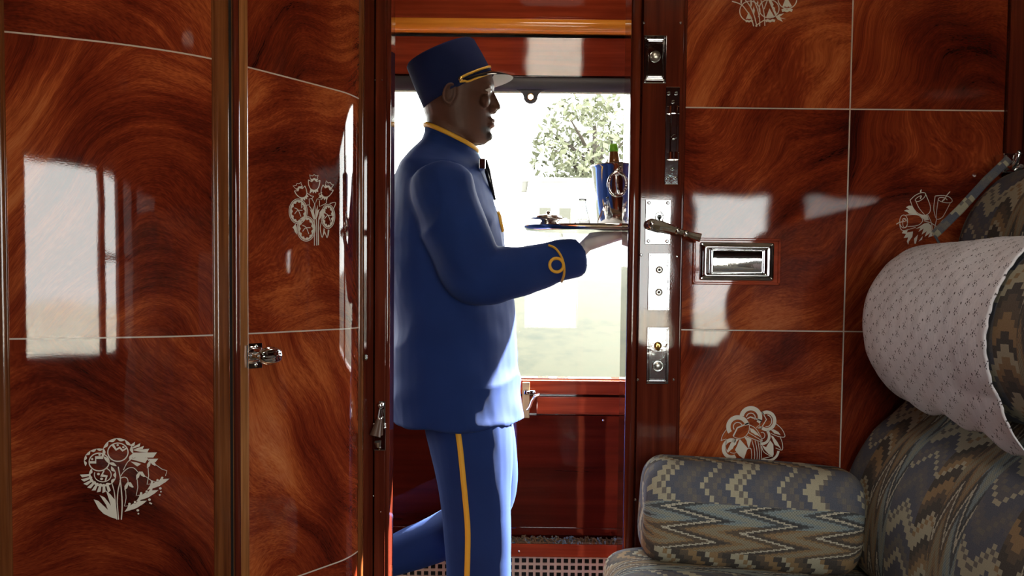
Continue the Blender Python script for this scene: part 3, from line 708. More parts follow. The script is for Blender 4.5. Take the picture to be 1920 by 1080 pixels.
# fruit bouquet (lower right wall panel): 1311 x 1080 sheet
C_ = []
for cx, cy, R_, a0 in ((412, 465, 168, 145), (600, 330, 165, 190), (830, 378, 145, 215)):
    C_ += [('r', cx, cy, R_, R_, 62, a0, a0 + 205) if cx != 830 else ('r', cx, cy, R_ - 6, R_ + 4, 48, -125, 125), ('r', cx, cy, R_ * .42, R_ * .42, 12, a0, a0 + 200) if cx != 830 else ('r', cx - 5, cy, 82, 92, 12, -80, 100)]
C_ += [('l', [(345, 600), (405, 478), (575, 408)], 20), ('l', [(345, 605), (420, 632), (510, 610), (570, 530), (580, 440)], 9, 1), ('l', [(548, 348), (592, 322), (760, 378)], 18), ('l', [(752, 385), (725, 440), (680, 475)], 8), ('l', [(765, 250), (825, 360), (745, 490), (700, 478)], 14), ('l', [(755, 480), (720, 470)], 30)]
C_ += [('r', 320, 780, 140, 150, 52, 60, 300), ('p', [(250, 820), (340, 640), (430, 640), (395, 680), (385, 720), (355, 745), (340, 780), (310, 800), (270, 838)]), ('p', [(440, 640), (560, 780), (545, 800), (500, 930), (430, 880), (370, 800), (400, 740)]), ('l', [(170, 665), (190, 590), (245, 505)], 8, 1), ('l', [(165, 665), (240, 640)], 8), ('l', [(250, 640), (235, 760), (255, 810)], 6, 1), ('r', 350, 780, 80, 70, 8, 40, 130)]
C_ += [('p', [(500, 600), (610, 640), (570, 780), (555, 735), (545, 700), (540, 670), (520, 640)]), ('l', [(580, 435), (680, 500), (765, 670), (660, 650), (540, 600)], 9, 1), ('p', [(585, 480), (640, 500), (700, 560), (740, 620), (700, 590), (660, 580), (640, 560), (600, 540)]), ('l', [(560, 545), (760, 665)], 9)]
for i, dx in enumerate((0, 55, 100, 140, 175)):
    C_.append(('l', [(560 + dx, 660 + (i == 0) * 120), (600 + dx * .85, 780), (612 + dx * .8, 880), (600 + dx * .85, 960)], 9, 1))
C_ += [('r', 765, 600, 120, 128, 38, -45, 110), ('r', 765, 590, 42, 50, 9, -120, 120), ('r', 850, 800, 165, 168, 34, 5, 125), ('p', [(760, 730), (820, 760), (880, 660), (925, 720), (930, 860), (915, 900), (850, 850), (795, 790)]), ('l', [(755, 740), (790, 830), (910, 900)], 8, 1), ('l', [(770, 920), (850, 905), (910, 885)], 10, 1)]
C_ += [('l', [(965, 420), (1050, 500), (1092, 605), (1000, 605), (890, 560)], 9, 1), ('p', [(890, 510), (930, 500), (1000, 540), (1030, 585), (980, 570), (940, 560)]), ('l', [(1025, 615), (1055, 700), (1052, 798), (960, 770)], 9, 1), ('p', [(890, 590), (920, 600), (980, 680), (1040, 790), (990, 745), (950, 730), (930, 690)])]
motif('flower_inlay', C_, wallmap, wall_front, M['inlay'], lambda x, y: (1330 + x / 7.71, 740 + y / 7.71))
# goblet flowers (middle right panel, partly behind the headrest): 1234 x 1080 sheet
D_ = [('l', [(355, 275), (430, 205), (520, 165), (575, 170), (580, 200), (545, 250), (480, 290), (440, 285), (435, 260), (475, 225), (520, 205)], 9, 1), ('l', [(360, 275), (400, 380), (470, 460), (560, 490), (620, 470), (650, 420), (645, 340), (585, 190)], 9, 1), ('l', [(440, 285), (490, 390), (570, 485)], 8, 1), ('p', [(500, 160), (505, 130), (525, 115), (520, 160)]), ('l', [(520, 210), (505, 255)], 16)]
D_ += [('l', [(720, 212), (830, 205), (920, 225), (965, 270), (950, 305), (880, 310), (800, 290), (765, 260), (790, 235), (860, 240), (895, 270)], 9, 1), ('l', [(720, 212), (700, 380), (715, 480), (745, 545), (800, 535), (845, 490), (940, 310)], 9, 1), ('l', [(765, 260), (745, 400), (735, 535)], 8, 1), ('l', [(850, 270), (890, 200), (935, 148)], 11), ('l', [(820, 290), (855, 255)], 18)]
D_ += [('r', 265, 580, 62, 98, 9), ('r', 285, 610, 38, 65, 8), ('l', [(290, 490), (400, 480), (490, 495), (540, 560), (500, 620), (430, 645), (320, 655)], 9, 1), ('r', 272, 558, 28, 28, 9), ('l', [(160, 620), (200, 595), (270, 578)], 12), ('l', [(205, 620), (250, 710), (440, 665)], 8, 1)]
D_ += [('p', [(298, 375), (340, 352), (385, 352), (420, 420), (470, 475), (560, 492), (610, 490), (630, 560), (570, 565), (545, 540), (500, 490), (400, 475), (345, 470), (320, 445), (270, 425), (310, 408), (350, 410)])]
D_ += [('p', [(240, 750), (260, 710), (330, 690), (310, 740), (400, 725), (390, 800), (340, 870), (330, 915), (312, 870), (330, 810), (265, 820), (300, 760)]), ('p', [(420, 900), (415, 830), (470, 770), (460, 830), (440, 900)]), ('p', [(480, 870), (540, 790), (530, 840)]), ('p', [(435, 690), (560, 610), (620, 600), (665, 640), (680, 790), (620, 810), (650, 745), (570, 800), (600, 720), (525, 770), (555, 680), (480, 730), (510, 670)])]
D_ += [('l', [(560, 570), (660, 600), (780, 680)], 12), ('l', [(615, 490), (665, 600), (695, 780)], 10, 1), ('l', [(742, 550), (715, 660), (690, 790)], 10, 1), ('l', [(885, 540), (830, 560), (800, 600), (800, 650)], 8, 1)]
motif('flower_inlay', D_, wallmap, wall_front, M['inlay'], lambda x, y: (1660 + x / 7.71, 340 + y / 7.71))
# snowdrop motif cut by the top of the picture: 1920 x 768 sheet, continued upwards
E_ = [('r', 590, 270, 255, 255, 22, 115, 395), ('r', 1050, 210, 250, 230, 22), ('r', 1490, -20, 235, 235, 22), ('r', 760, -260, 250, 250, 22), ('r', 1180, -330, 230, 240, 22)]
for cx, cy, s_ in ((570, 450, 0.75), (1075, 420, 1.0), (1480, 160, 1.12)):
    q = lambda x, y: (cx + x * s_, cy + y * s_)
    E_ += [('p', [q(-15, -220), q(105, -10), q(60, 10), q(30, -5), q(0, 15), q(-40, -5), q(-105, 15)]), ('p', [q(-120, 60), q(-60, 35), q(0, 60), q(60, 35), q(125, 55), q(105, 110), q(50, 95), q(0, 120), q(-60, 100), q(-100, 115)])]
E_ += [('l', [(160, 30), (380, 110), (520, 270), (620, 430), (680, 630)], 24, 1), ('l', [(480, 0), (600, 160), (700, 400), (755, 640)], 24, 1), ('l', [(680, 0), (770, 220), (820, 450), (825, 630)], 22, 1), ('l', [(850, -20), (910, 220), (940, 420), (948, 620)], 22, 1), ('l', [(720, 630), (830, 545), (940, 480)], 22), ('l', [(1010, 0), (930, 220)], 22)]
E_ += [('p', [(600, 0), (640, 10), (640, 120), (610, 180), (600, 80)]), ('p', [(680, 150), (710, 250), (690, 340), (655, 260)]), ('p', [(775, 10), (795, 60), (765, 150), (755, 80)]), ('p', [(365, 0), (405, 0), (390, 100), (362, 60)]), ('p', [(1030, 0), (1100, 0), (1160, 110), (1140, 150), (1190, 190), (1195, 250), (1235, 330), (1225, 400), (1190, 360)]), ('p', [(1205, 400), (1300, 340), (1410, 320), (1300, 410), (1460, 460), (1330, 440), (1380, 525), (1260, 470)])]
E_ += [('l', [(500, -10), (420, -180), (440, -420)], 22, 1), ('l', [(850, -20), (800, -200), (860, -480)], 22, 1), ('l', [(1010, 0), (1060, -200), (1040, -500)], 22, 1), ('p', [(1180, -120), (1290, -340), (1400, -130)]), ('p', [(640, -60), (760, -280), (860, -60)])]
motif('flower_inlay', E_, wallmap, wall_front, M['inlay'], lambda x, y: (1360 + x / 12.8, y / 12.8))

# ================================================================== CHROME FITTINGS ON THE DOOR POST
YF = PW - 0.0045
def W2(u, v): p = P(u, v, YF); return p.x, p.z
def plate(u0, v0, u1, v1, th=0.003, bev=0.0012, mb=None, y=YF):
    a = P((u0 + u1) / 2, (v0 + v1) / 2, y); hw = (u1 - u0) / 2 * y / 1920; hh = (v1 - v0) / 2 * y / 1920
    mb = mb or MB(); mb.box(a.x - hw, a.x + hw, y - th, y, a.z - hh, a.z + hh, bev); return mb, a, hw, hh
def corner_screws(root, a, hw, hh, th, inset=0.004, r=0.0027):
    for sx in (-1, 1):
        for sz in (-1, 1): screw(Vector((a.x + sx * (hw - inset), YF - th, a.z + sz * (hh - inset))), r, root)
def raised(mb, a, hw, hh, y0, steps):
    """stepped rim: list of (inset, height)"""
    for ins, h in steps:
        q = hw - ins; r = hh - ins * 1.35; wdt = 0.0016
        for x0, x1, z0, z1 in ((-q, q, r - wdt, r), (-q, q, -r, -r + wdt), (-q, -q + wdt, -r, r), (q - wdt, q, -r, r)):
            mb.box(a.x + x0, a.x + x1, y0 - h, y0, a.z + z0, a.z + z1, 0.0005)
# top plate with grey push knob
mb, a, hw, hh = plate(1207, 68, 1249, 155)
f = thing('light_switch', 'topmost chrome switch plate with grey round knob on the door post', 'switch', (a.x, YF, a.z))
raised(mb, a, hw, hh, YF - 0.003, [(0.0055, 0.003), (0.008, 0.005)])
mb.box(a.x - hw + 0.009, a.x + hw - 0.009, YF - 0.0045, YF - 0.003, a.z - hh + 0.016, a.z + hh - 0.010, 0.0006)
for i in range(3): mb.box(a.x - hw + 0.003 + i * .002, a.x + hw - 0.003 - i * .002, YF - 0.005 - i * .001, YF - 0.003, a.z - hh + 0.006 + i * 0.004, a.z - hh + 0.0085 + i * 0.004, 0.0006)
obj('plate', mb, M['chrome'], f); corner_screws(f, a, hw, hh, 0.003)
k = P(1228, 107, YF); obj('knob', MB().lathe((k.x, YF - 0.0045, k.z), [(0.012, 0), (0.0115, 0.003), (0.010, 0.011), (0.009, 0.0125), (0.002, 0.013)], 24, (0, -1, 0)), M['steel'], f)
# sliding bolt
mb, a, hw, hh = plate(1247, 165, 1273, 345, bev=0.0014)
f = thing('sliding_bolt', 'tall chrome sliding bolt with two staples on the door post', 'bolt', (a.x, YF, a.z))
obj('plate', mb, M['chrome'], f)
for (u, v) in ((1254, 175), (1268, 175), (1262, 191), (1261, 317), (1253, 334), (1267, 334)): screw(P(u, v, YF - 0.003), 0.0040, f)
q = P(1262, 250, YF)
obj('bolt_bar', MB().box(q.x - 0.0075, q.x + 0.0075, YF - 0.0095, YF - 0.003, q.z - 0.044, q.z + 0.052, 0.002).lathe((q.x, YF - 0.009, q.z - 0.010), [(0.004, 0), (0.003, 0.008), (0.005, 0.011), (0.004, 0.014)], 14, (0, -1, 0)), M['chrome'], f)
for v in (207, 293):
    q = P(1261.5, v, YF); s_ = MB().box(q.x - 0.0135, q.x + 0.0135, YF - 0.006, YF - 0.003, q.z - 0.008, q.z + 0.008, 0.001)
    s_.loft([[(q.x + 0.0105 * cos(b), YF - 0.004 - 0.011 * sin(b), q.z + h) for b in [pi * i / 12 for i in range(13)]] for h in (-0.008, 0.008)], cap=True)
    obj('staple', s_, M['chrome'], f)
# lock plate with lever
mb, a, hw, hh = plate(1210, 375, 1257, 458, bev=0.001)
f = thing('door_lock', 'chrome door lock plate with lever handle reaching over the wall panel', 'lock', (a.x, YF, a.z))
obj('plate', mb, M['chrome'], f); corner_screws(f, a, hw, hh, 0.003, 0.007, 0.0042)
k = P(1236, 407, YF); obj('keyhole', MB().lathe((k.x, YF - 0.003, k.z), [(0.0055, 0), (0.0055, 0.0012)], 16, (0, -1, 0)).box(k.x - 0.0025, k.x + 0.0025, YF - 0.0042, YF - 0.003, k.z - 0.010, k.z), M['darkmetal'], f)
obj('escutcheon', MB().tube([(k.x + 0.0085 * cos(2 * pi * i / 20), YF - 0.0035, k.z - 0.002 + 0.013 * sin(2 * pi * i / 20)) for i in range(20)], 0.0018, 6, closed=True), M['chrome'], f)
lv = [P(u, v, YF - 0.02 - 0.012 * i / 6) for i, (u, v) in enumerate(((1222, 420), (1238, 424), (1254, 428), (1270, 433), (1286, 438), (1302, 443), (1314, 446)))]
l_ = MB().tube(lv, [0.012, 0.0125, 0.010, 0.0072, 0.0066, 0.0085, 0.0095], 8, smooth=False).sphere(lv[0], 0.0125, n=14, m=8).lathe((lv[1].x, YF - 0.003, lv[1].z), [(0.010, 0), (0.009, 0.018)], 16, (0, -1, 0))
for i in (3, 4): l_.sphere(lv[i], 0.0088, 0.0088, 0.0088, 10, 6)
obj('lever', l_, M['chrome'], f)
# plate with two sockets
mb, a, hw, hh = plate(1215, 475, 1256, 582)
f = thing('socket_plate', 'chrome plate with two small round sockets on the door post', 'socket', (a.x, YF, a.z))
raised(mb, a, hw, hh, YF - 0.003, [(0.004, 0.003), (0.0065, 0.0015)]); obj('plate', mb, M['chrome'], f); corner_screws(f, a, hw, hh, 0.003, 0.0045)
for (u, v) in ((1236, 506), (1235, 548)):
    k = P(u, v, YF)
    s_ = obj('socket', MB().lathe((k.x, YF - 0.003, k.z), [(0.0085, 0), (0.0082, 0.002), (0.0062, 0.0045), (0.0055, 0.0045), (0.0045, 0.001)], 20, (0, -1, 0)), M['steel'], f)
    obj('pin', MB().lathe((k.x, YF - 0.004, k.z), [(0.0032, 0), (0.003, 0.003), (0.001, 0.0036)], 12, (0, -1, 0)), M['darkmetal'], s_)
# plate with toggle and push button
mb, a, hw, hh = plate(1212, 613, 1254, 720)
f = thing('call_button', 'lowest chrome plate with small toggle above a round push button', 'switch', (a.x, YF, a.z))
raised(mb, a, hw, hh, YF - 0.003, [(0.004, 0.003), (0.0065, 0.0015)]); obj('plate', mb, M['chrome'], f); corner_screws(f, a, hw, hh, 0.003, 0.0045)
k = P(1233, 648, YF)
tg_ = obj('toggle', MB().lathe((k.x, YF - 0.003, k.z), [(0.0088, 0), (0.0085, 0.002), (0.0055, 0.0035), (0.004, 0.004)], 18, (0, -1, 0)).tube([(k.x, YF - 0.006, k.z), (k.x, YF - 0.012, k.z - 0.005), (k.x, YF - 0.016, k.z - 0.009)], [0.0022, 0.0024, 0.003], 8), M['brass'], f)
tg_['label'] = 'small brass toggle'
k = P(1233, 686, YF)
obj('button', MB().lathe((k.x, YF - 0.003, k.z), [(0.0085, 0), (0.0085, 0.004), (0.0075, 0.005), (0.001, 0.0054)], 24, (0, -1, 0)), M['steel'], f)
obj('button_rim', MB().tube([(k.x + 0.0108 * cos(2 * pi * i / 28), YF - 0.0045, k.z + 0.0108 * sin(2 * pi * i / 28)) for i in range(28)], 0.0016, 8, closed=True), M['chrome'], f)

# recessed chrome ashtray in its mahogany surround
ax = P(1380.5, 490.5, PW)
f = thing('ashtray', 'recessed chrome ashtray in a mahogany surround on the right wall panel', 'ashtray', (ax.x, PW, ax.z))
px = PW / 1920
hw, hh = 82 * px, 43.5 * px
sur = MB()
for x0, x1, z0, z1 in ((-hw, hw, hh - 0.006, hh), (-hw, hw, -hh, -hh + 0.006), (-hw, -hw + 0.006, -hh, hh), (hw - 0.006, hw, -hh, hh)):
    sur.box(ax.x + x0, ax.x + x1, PW - 0.006, PW, ax.z + z0, ax.z + z1, 0.0018)
sur.box(ax.x - hw + 0.004, ax.x + hw - 0.004, PW - 0.0025, PW, ax.z - hh + 0.004, ax.z + hh - 0.004, 0.0005)
obj('surround', sur, M['postx'], f)
cw, ch = 69.5 * px, 35.5 * px; y0 = PW - 0.0025
def rrect(hw_, hh_, r, y, n=6):
    out = []
    for cx, cz, a0 in ((hw_ - r, hh_ - r, 0), (-hw_ + r, hh_ - r, 90), (-hw_ + r, -hh_ + r, 180), (hw_ - r, -hh_ + r, 270)):
        for i in range(n + 1):
            a = radians(a0 + 90 * i / n); out.append(Vector((ax.x + cx + r * cos(a), y, ax.z + cz + r * sin(a))))
    return out
pan = MB().loft([rrect(cw, ch, 0.005, y0), rrect(cw, ch, 0.005, y0 - 0.003), rrect(cw - 0.002, ch - 0.002, 0.004, y0 - 0.0045), rrect(cw - 0.007, ch - 0.006, 0.004, y0 - 0.0045), rrect(cw - 0.0095, ch - 0.0085, 0.004, y0 - 0.010), rrect(cw - 0.012, ch - 0.011, 0.004, y0 - 0.0105), rrect(cw - 0.020, ch - 0.014, 0.003, y0 - 0.0085), rrect(cw - 0.026, ch - 0.016, 0.003, y0 - 0.003)], cap=True)
obj('plate', pan, M['chrome'], f)
rc = MB().loft([rrect(cw - 0.025, ch - 0.0155, 0.002, y0 - 0.004), rrect(cw - 0.025, ch - 0.0155, 0.002, y0 - 0.0095), rrect(cw - 0.0275, ch - 0.018, 0.002, y0 - 0.0105), rrect(cw - 0.029, ch - 0.0195, 0.002, y0 - 0.009)], cap=True)
zz = [(-1 + 2 * i / 12) for i in range(13)]
rc.loft([[(ax.x + sx * (cw - 0.029), y0 - 0.009 - 0.0022 * (1 - q * q), ax.z + q * (ch - 0.0195)) for q in zz] for sx in (-1, 1)], cap=False, closed=False)
obj('bowl_lid', rc, M['chrome'], f)
for sx in (-1, 1):
    for sz in (-1, 1): screw(Vector((ax.x + sx * (cw - 0.0048), y0 - 0.0045, ax.z + sz * (ch - 0.0045))), 0.0026, f)
# chrome latch with leather tongue on the left post
yl = PW - 0.0165
a = P(712, 800, yl); f = thing('post_latch', 'chrome latch with dark leather tongue on the left door post', 'latch', (a.x, yl, a.z))
top, bot = P(711, 752, yl), P(711, 844, yl)
obj('back_plate', MB().box(a.x - 0.013, a.x + 0.0135, yl - 0.003, yl, bot.z, bot.z + 0.055, 0.001).box(a.x - 0.002, a.x + 0.0125, yl - 0.0025, yl, bot.z + 0.05, top.z, 0.002), M['chrome'], f)
q = P(714, 760, yl); obj('pivot', MB().sphere((q.x, yl - 0.007, q.z), 0.0075, n=14, m=8).lathe((q.x, yl - 0.001, q.z), [(0.006, 0), (0.005, 0.006)], 12, (0, -1, 0)), M['chrome'], f)
q1, q2 = P(714, 768, yl - 0.012), P(711, 786, yl - 0.014)
obj('link', MB().tube([q1, q2], [0.0055, 0.0045], 10).sphere(q2, 0.006, n=10, m=6), M['chrome'], f)
q3 = P(703, 818, yl - 0.022)
obj('tongue', MB().tube([q2, q2.lerp(q3, 0.5), q3], [0.006, 0.009, 0.0125], 14), M['brownleather'], f)
q4 = P(708, 828, yl - 0.008); obj('striker', MB().tube([q4, q4 + Vector((0.001, 0.004, -0.012))], [0.007, 0.005], 10), M['steel'], f)
for dx in (-0.009, 0.010):
    for v in (795, 801): q = P(711, v, yl); obj('rivet', MB().sphere((q.x + dx * 1.25, yl - 0.004, q.z), 0.0032, n=10, m=6), M['chrome'], f)
q = P(712, 839, yl); screw(Vector((q.x, yl - 0.003, q.z)), 0.004, f)

# ================================================================== SEAT
sofa = thing('bench_seat', 'upholstered flame stitch bench seat with high back along the right wall', 'seat', (0.75, 1.25, 0))
def seat_loft(prof_fn, y0, y1, rend, mat, name, parent, uvscale=1.0, flip=False, ny=40, vbase=0.0):
    """closed profile in x,z extruded along Y with pillowed ends; uv = (girth, length)"""
    mb = MB(); base = prof_fn(); n = len(base)
    cx = sum(p[0] for p in base) / n; cz = sum(p[1] for p in base) / n
    per = [0.0]
    for i in range(1, n): per.append(per[-1] + sqrt((base[i][0] - base[i - 1][0]) ** 2 + (base[i][1] - base[i - 1][1]) ** 2))
    rings = []; uv = []
    for i in range(ny + 1):
        k = i / ny; y = y0 + (y1 - y0) * k; d = min(y - y0, y1 - y)
        ins = 0.0
        if d < rend: ins = rend * (1 - sqrt(max(0.0, 1 - (1 - d / rend) ** 2)))
        ring = []
        for (x, z) in base:
            v = Vector((x - cx, z - cz)); l = v.length; v = v * ((l - ins * min(1, l / 0.1)) / l)
            ring.append((cx + v.x, y, cz + v.y))
        rings.append(ring); uv += [((per[j], y + vbase) if not flip else (y + vbase, per[j])) for j in range(n)]
    mb.loft(rings, cap=True); uv += [(0.3 * (p[0]), p[1]) for p in base] * 2
    mb.uv = uv
    return obj(name, mb, mat, parent)
def closed_spline(pts, k=8):
    out = []; n = len(pts)
    for i in range(n):
        p0, p1, p2, p3 = (Vector(pts[(i + j - 1) % n]) for j in range(4))
        for j in range(k):
            s = j / k; out.append(tuple(0.5 * ((2 * p1) + (p2 - p0) * s + (2 * p0 - 5 * p1 + 4 * p2 - p3) * s * s + (3 * p1 - p0 - 3 * p2 + p3) * s ** 3)))
    return out
yfar = 2.215
def tape(lst): return lst
ends = [1.0]
# non-uniform rows along Y so the pillowed ends are smooth
def seat_prof(): return closed_spline([(0.20, 0.535), (0.215, 0.580), (0.28, 0.597), (0.45, 0.592), (0.70, 0.572), (0.90, 0.56), (0.92, 0.48), (0.90, 0.44), (0.5, 0.44), (0.25, 0.44), (0.205, 0.48)])
seat_loft(seat_prof, 0.25, yfar, 0.05, M['fabric'], 'seat_cushion', sofa, ny=120)
def back_prof(): return closed_spline([(0.715, 0.60), (0.718, 0.74), (0.765, 0.845), (0.825, 0.905), (0.88, 0.96), (0.93, 1.00), (1.10, 1.00), (1.22, 0.99), (1.27, 0.9), (1.26, 0.7), (1.22, 0.58), (0.9, 0.575), (0.76, 0.577)])
seat_loft(back_prof, 0.25, yfar, 0.05, M['fabric_back'], 'backrest', sofa, ny=120)
def top_prof(): return closed_spline([(0.955, 1.02), (0.935, 1.12), (0.93, 1.22), (0.945, 1.30), (0.985, 1.365), (1.04, 1.405), (1.12, 1.415), (1.21, 1.39), (1.26, 1.32), (1.27, 1.2), (1.27, 1.06), (1.20, 1.0), (1.05, 1.0)])
seat_loft(top_prof, 0.25, yfar - 0.01, 0.06, M['fabric_back'], 'upper_backrest', sofa, ny=120, vbase=0.07)
obj('seat_base', MB().box(0.26, 1.28, 0.27, 2.20, 0.0, 0.445, 0.01), M['darkpanel'], sofa)
obj('back_frame', MB().box(1.25, 1.298, 0.25, 2.2, 0.44, 1.40, 0.004), M['darkpanel'], sofa)

# bolster against the partition
bo = MB(); n = 64
bc = Vector((0.497, 2.115, 0.688)); bl_, bd, bh = 0.223, 0.094, 0.107
rings = []; uv = []; rows_ = 61
def sup(a, e): c_, s_ = cos(a), sin(a); return (abs(c_) ** e * (1 if c_ >= 0 else -1), abs(s_) ** e * (1 if s_ >= 0 else -1))
per = [0.0]; sec = [sup(2 * pi * j / n + pi / 2, 0.62) for j in range(n + 1)]
for j in range(1, n + 1): per.append(per[-1] + sqrt(((sec[j][0] - sec[j - 1][0]) * bd) ** 2 + ((sec[j][1] - sec[j - 1][1]) * bh) ** 2))
for i in range(rows_):
    k = i / (rows_ - 1); xx = -bl_ + 2 * bl_ * (0.5 - 0.5 * cos(pi * k)); d = bl_ - abs(xx); r = 0.045
    e = 1.0 if d > r else sqrt(max(0, 1 - (1 - d / r) ** 2)) * 0.42 + 0.58
    if d < 1e-6: e = 0.5
    puff = 1 + 0.03 * cos(pi * xx / bl_ / 2)
    ring = []
    for j in range(n + 1):
        p = Vector((xx, sec[j][0] * bd * e * puff, sec[j][1] * bh * e * puff)); p.z += 0.003 * noise.noise((xx * 9, j * 0.2, 3))
        ring.append(p)
        uv.append((xx + 0.06, per[j] - 0.030 + 0.27))
    rings.append(ring)
bo.loft(rings, cap=False, closed=False)
bo.add(rings[0][:-1], [tuple(range(n))]); bo.add(rings[-1][:-1], [tuple(range(n))]); uv += [(0.2 + p.y, p.z * 1.5) for p in rings[0][:-1]] + [(0.2 + p.y, p.z) for p in rings[-1][:-1]]
bo.uv = uv
R_ = Matrix.Rotation(radians(3.0), 3, 'Y') @ Matrix.Rotation(radians(-2), 3, 'Z')
bo.v = [bc + R_ @ p for p in bo.v]
tag(obj('bolster_cushion', bo, M['fabric'], smooth=True), 'plump flame stitch bolster cushion lying on the seat against the wall', 'cushion')

# headrest roll, strap, antimacassar
hc = Vector((0.822, 0, 1.093)); ra, rb = 0.118, 0.146
def roll_pt(a, y, off=0.0, rad=1.0): return Vector((hc.x + (ra * rad + off) * cos(a), y, hc.z + (rb * rad + off) * sin(a)))
hr = thing('headrest_roll', 'fat flame stitch headrest roll strapped to the hook in the corner', 'headrest', (hc.x, 1.6, hc.z))
hm = MB(); rings = []; uv = []; yA, yB = 1.06, 2.075
ys = [yA + (yB - yA) * (0.5 - 0.5 * cos(pi * i / 80)) for i in range(81)]
for y in ys:
    d = min(y - yA, yB - y); r = 0.05; e = 1.0 if d > r else 0.62 + 0.38 * sqrt(max(0, 1 - (1 - d / r) ** 2))
    ring = [roll_pt(2 * pi * j / 72, y, 0, e) for j in range(73)]; rings.append(ring); uv += [(j / 72 * 0.84, y) for j in range(73)]
hm.loft(rings, cap=False, closed=False); hm.add(rings[0][:-1], [tuple(range(72))]); hm.add(rings[-1][:-1], [tuple(range(72))]); uv += [(p.x, p.z) for p in rings[0][:-1] + rings[-1][:-1]]
hm.uv = uv
obj('roll', hm, M['fabric_back'], hr, smooth=True)
hkp = P(1898, 296, 2.17)
sp = [roll_pt(radians(80), 2.02, 0.003), P(1752, 440, 2.06), P(1800, 393, 2.10), P(1850, 338, 2.14), P(1892, 298, 2.17)]
sm = MB(); sp2 = [Vector(p) for p in smooth3] if False else sp
spd = []
for i in range(len(sp) - 1):
    for j in range(6): spd.append(sp[i].lerp(sp[i + 1], j / 6))
spd.append(sp[-1])
sm.tube(spd, 0.0095, 10, flat=0.22, up=(0.7, -0.2, 0.7)); L = 0; uv = []
for i, p in enumerate(spd):
    for j in range(10): uv.append((i * 0.012, 0.05 + j * 0.004))
sm.uv = uv + [(0, 0)] * (len(sm.v) - len(uv))
obj('strap', sm, M['fabric_back'], hr)
# chrome hook bracket in the corner
hb = thing('strap_hook', 'chrome double hook in the corner above the headrest strap', 'hook', hkp)
hx, hy, hz = hkp
obj('back_plate', MB().box(hx - 0.012, hx + 0.05, 2.185, 2.221, hz - 0.03, hz + 0.012, 0.003), M['chrome'], hb)
for dx in (0.0, 0.028):
    obj('prong', MB().tube([(hx + dx, 2.19, hz - 0.015), (hx + dx, 2.165, hz - 0.02), (hx + dx, 2.15, hz - 0.01), (hx + dx + 0.004, 2.15, hz + 0.006)], [0.006, 0.006, 0.005, 0.0055], 10).sphere((hx + dx + 0.004, 2.15, hz + 0.008), 0.0065, n=10, m=6), M['chrome'], hb)
screw(Vector((hx - 0.005, 2.185, hz + 0.004)), 0.004, hb); screw(Vector((hx + 0.04, 2.185, hz + 0.004)), 0.004, hb)

# eyelet cloth over the roll
cl = MB(); uv = []; rings = []; ny = 70; na = 90
a0, a1 = radians(62), radians(258)
for i in range(ny + 1):
    ky = i / ny; ring = []
    for j in range(na + 1):
        k = j / na; a = a0 + (a1 - a0) * k
        y = 1.50 + (2.068 - 1.50) * ky
        s = k * 0.50
        if ky < 0.5: y += (1 - ky * 2) * (0.004 * abs(sin(s * 130)) + 0.006 * sin(s * 21))
        off = 0.006 + 0.0035 * noise.noise((y * 9, s * 12, 1.0)) + 0.0016 * noise.noise((y * 40, s * 30, 4))
        if k > 0.80:                     # free hem under the roll
            h = (k - 0.80) / 0.20; off += 0.012 * h * (1 + 0.4 * sin(y * 40)) + 0.012 * h * (1 - ky) ** 2 * 3
        e = 1.0
        d = yB - y
        if d < 0.05: e = 0.62 + 0.38 * sqrt(max(0, 1 - (1 - d / 0.05) ** 2))
        ring.append(roll_pt(a, y, off, e)); uv.append((y, s))
    rings.append(ring)
cl.loft(rings, cap=False, closed=False); cl.uv = uv
o = obj('antimacassar', cl, M['lace'], smooth=True)
sol = o.modifiers.new('thickness', 'SOLIDIFY'); sol.thickness = 0.0022; sol.offset = 1
tag(o, 'white eyelet cotton cloth with scalloped edge draped over the headrest roll', 'cloth')

# ================================================================== ATTENDANT
YP = 2.67
man = thing('person', 'person in blue uniform and tall cap walking right carrying a tray', 'person', (-0.10, YP, 0))
def esec(L, R, hw, n=28, e=0.86, yc=YP, dy=0.0, ef=None):
    """section ring through two silhouette pixels, half width hw along Y"""
    pl_, pr = P(*L, yc), P(*R, yc); c = (pl_ + pr) / 2; a = (pr - pl_) / 2; out = []
    for j in range(n):
        aa = 2 * pi * j / n; x, y = sup(aa, ef if (ef and cos(aa) > 0) else e); out.append(c + a * x + Vector((0, hw * y + dy, 0)))
    return out
def limb(mb, pts, n=20):
    """pts: (u, v, Y, r) chain"""
    c = [P(u, v, Y) for u, v, Y, r in pts]; r = [q[3] for q in pts]
    # refine with a spline
    C, Rr = [], []
    for i in range(len(c) - 1):
        p0, p1, p2, p3 = c[max(i - 1, 0)], c[i], c[i + 1], c[min(i + 2, len(c) - 1)]
        for j in range(5):
            s = j / 5; C.append(0.5 * ((2 * p1) + (p2 - p0) * s + (2 * p0 - 5 * p1 + 4 * p2 - p3) * s * s + (3 * p1 - p0 - 3 * p2 + p3) * s ** 3)); Rr.append(r[i] + (r[i + 1] - r[i]) * s)
    C.append(c[-1]); Rr.append(r[-1]); mb.tube(C, Rr, n); return C, Rr
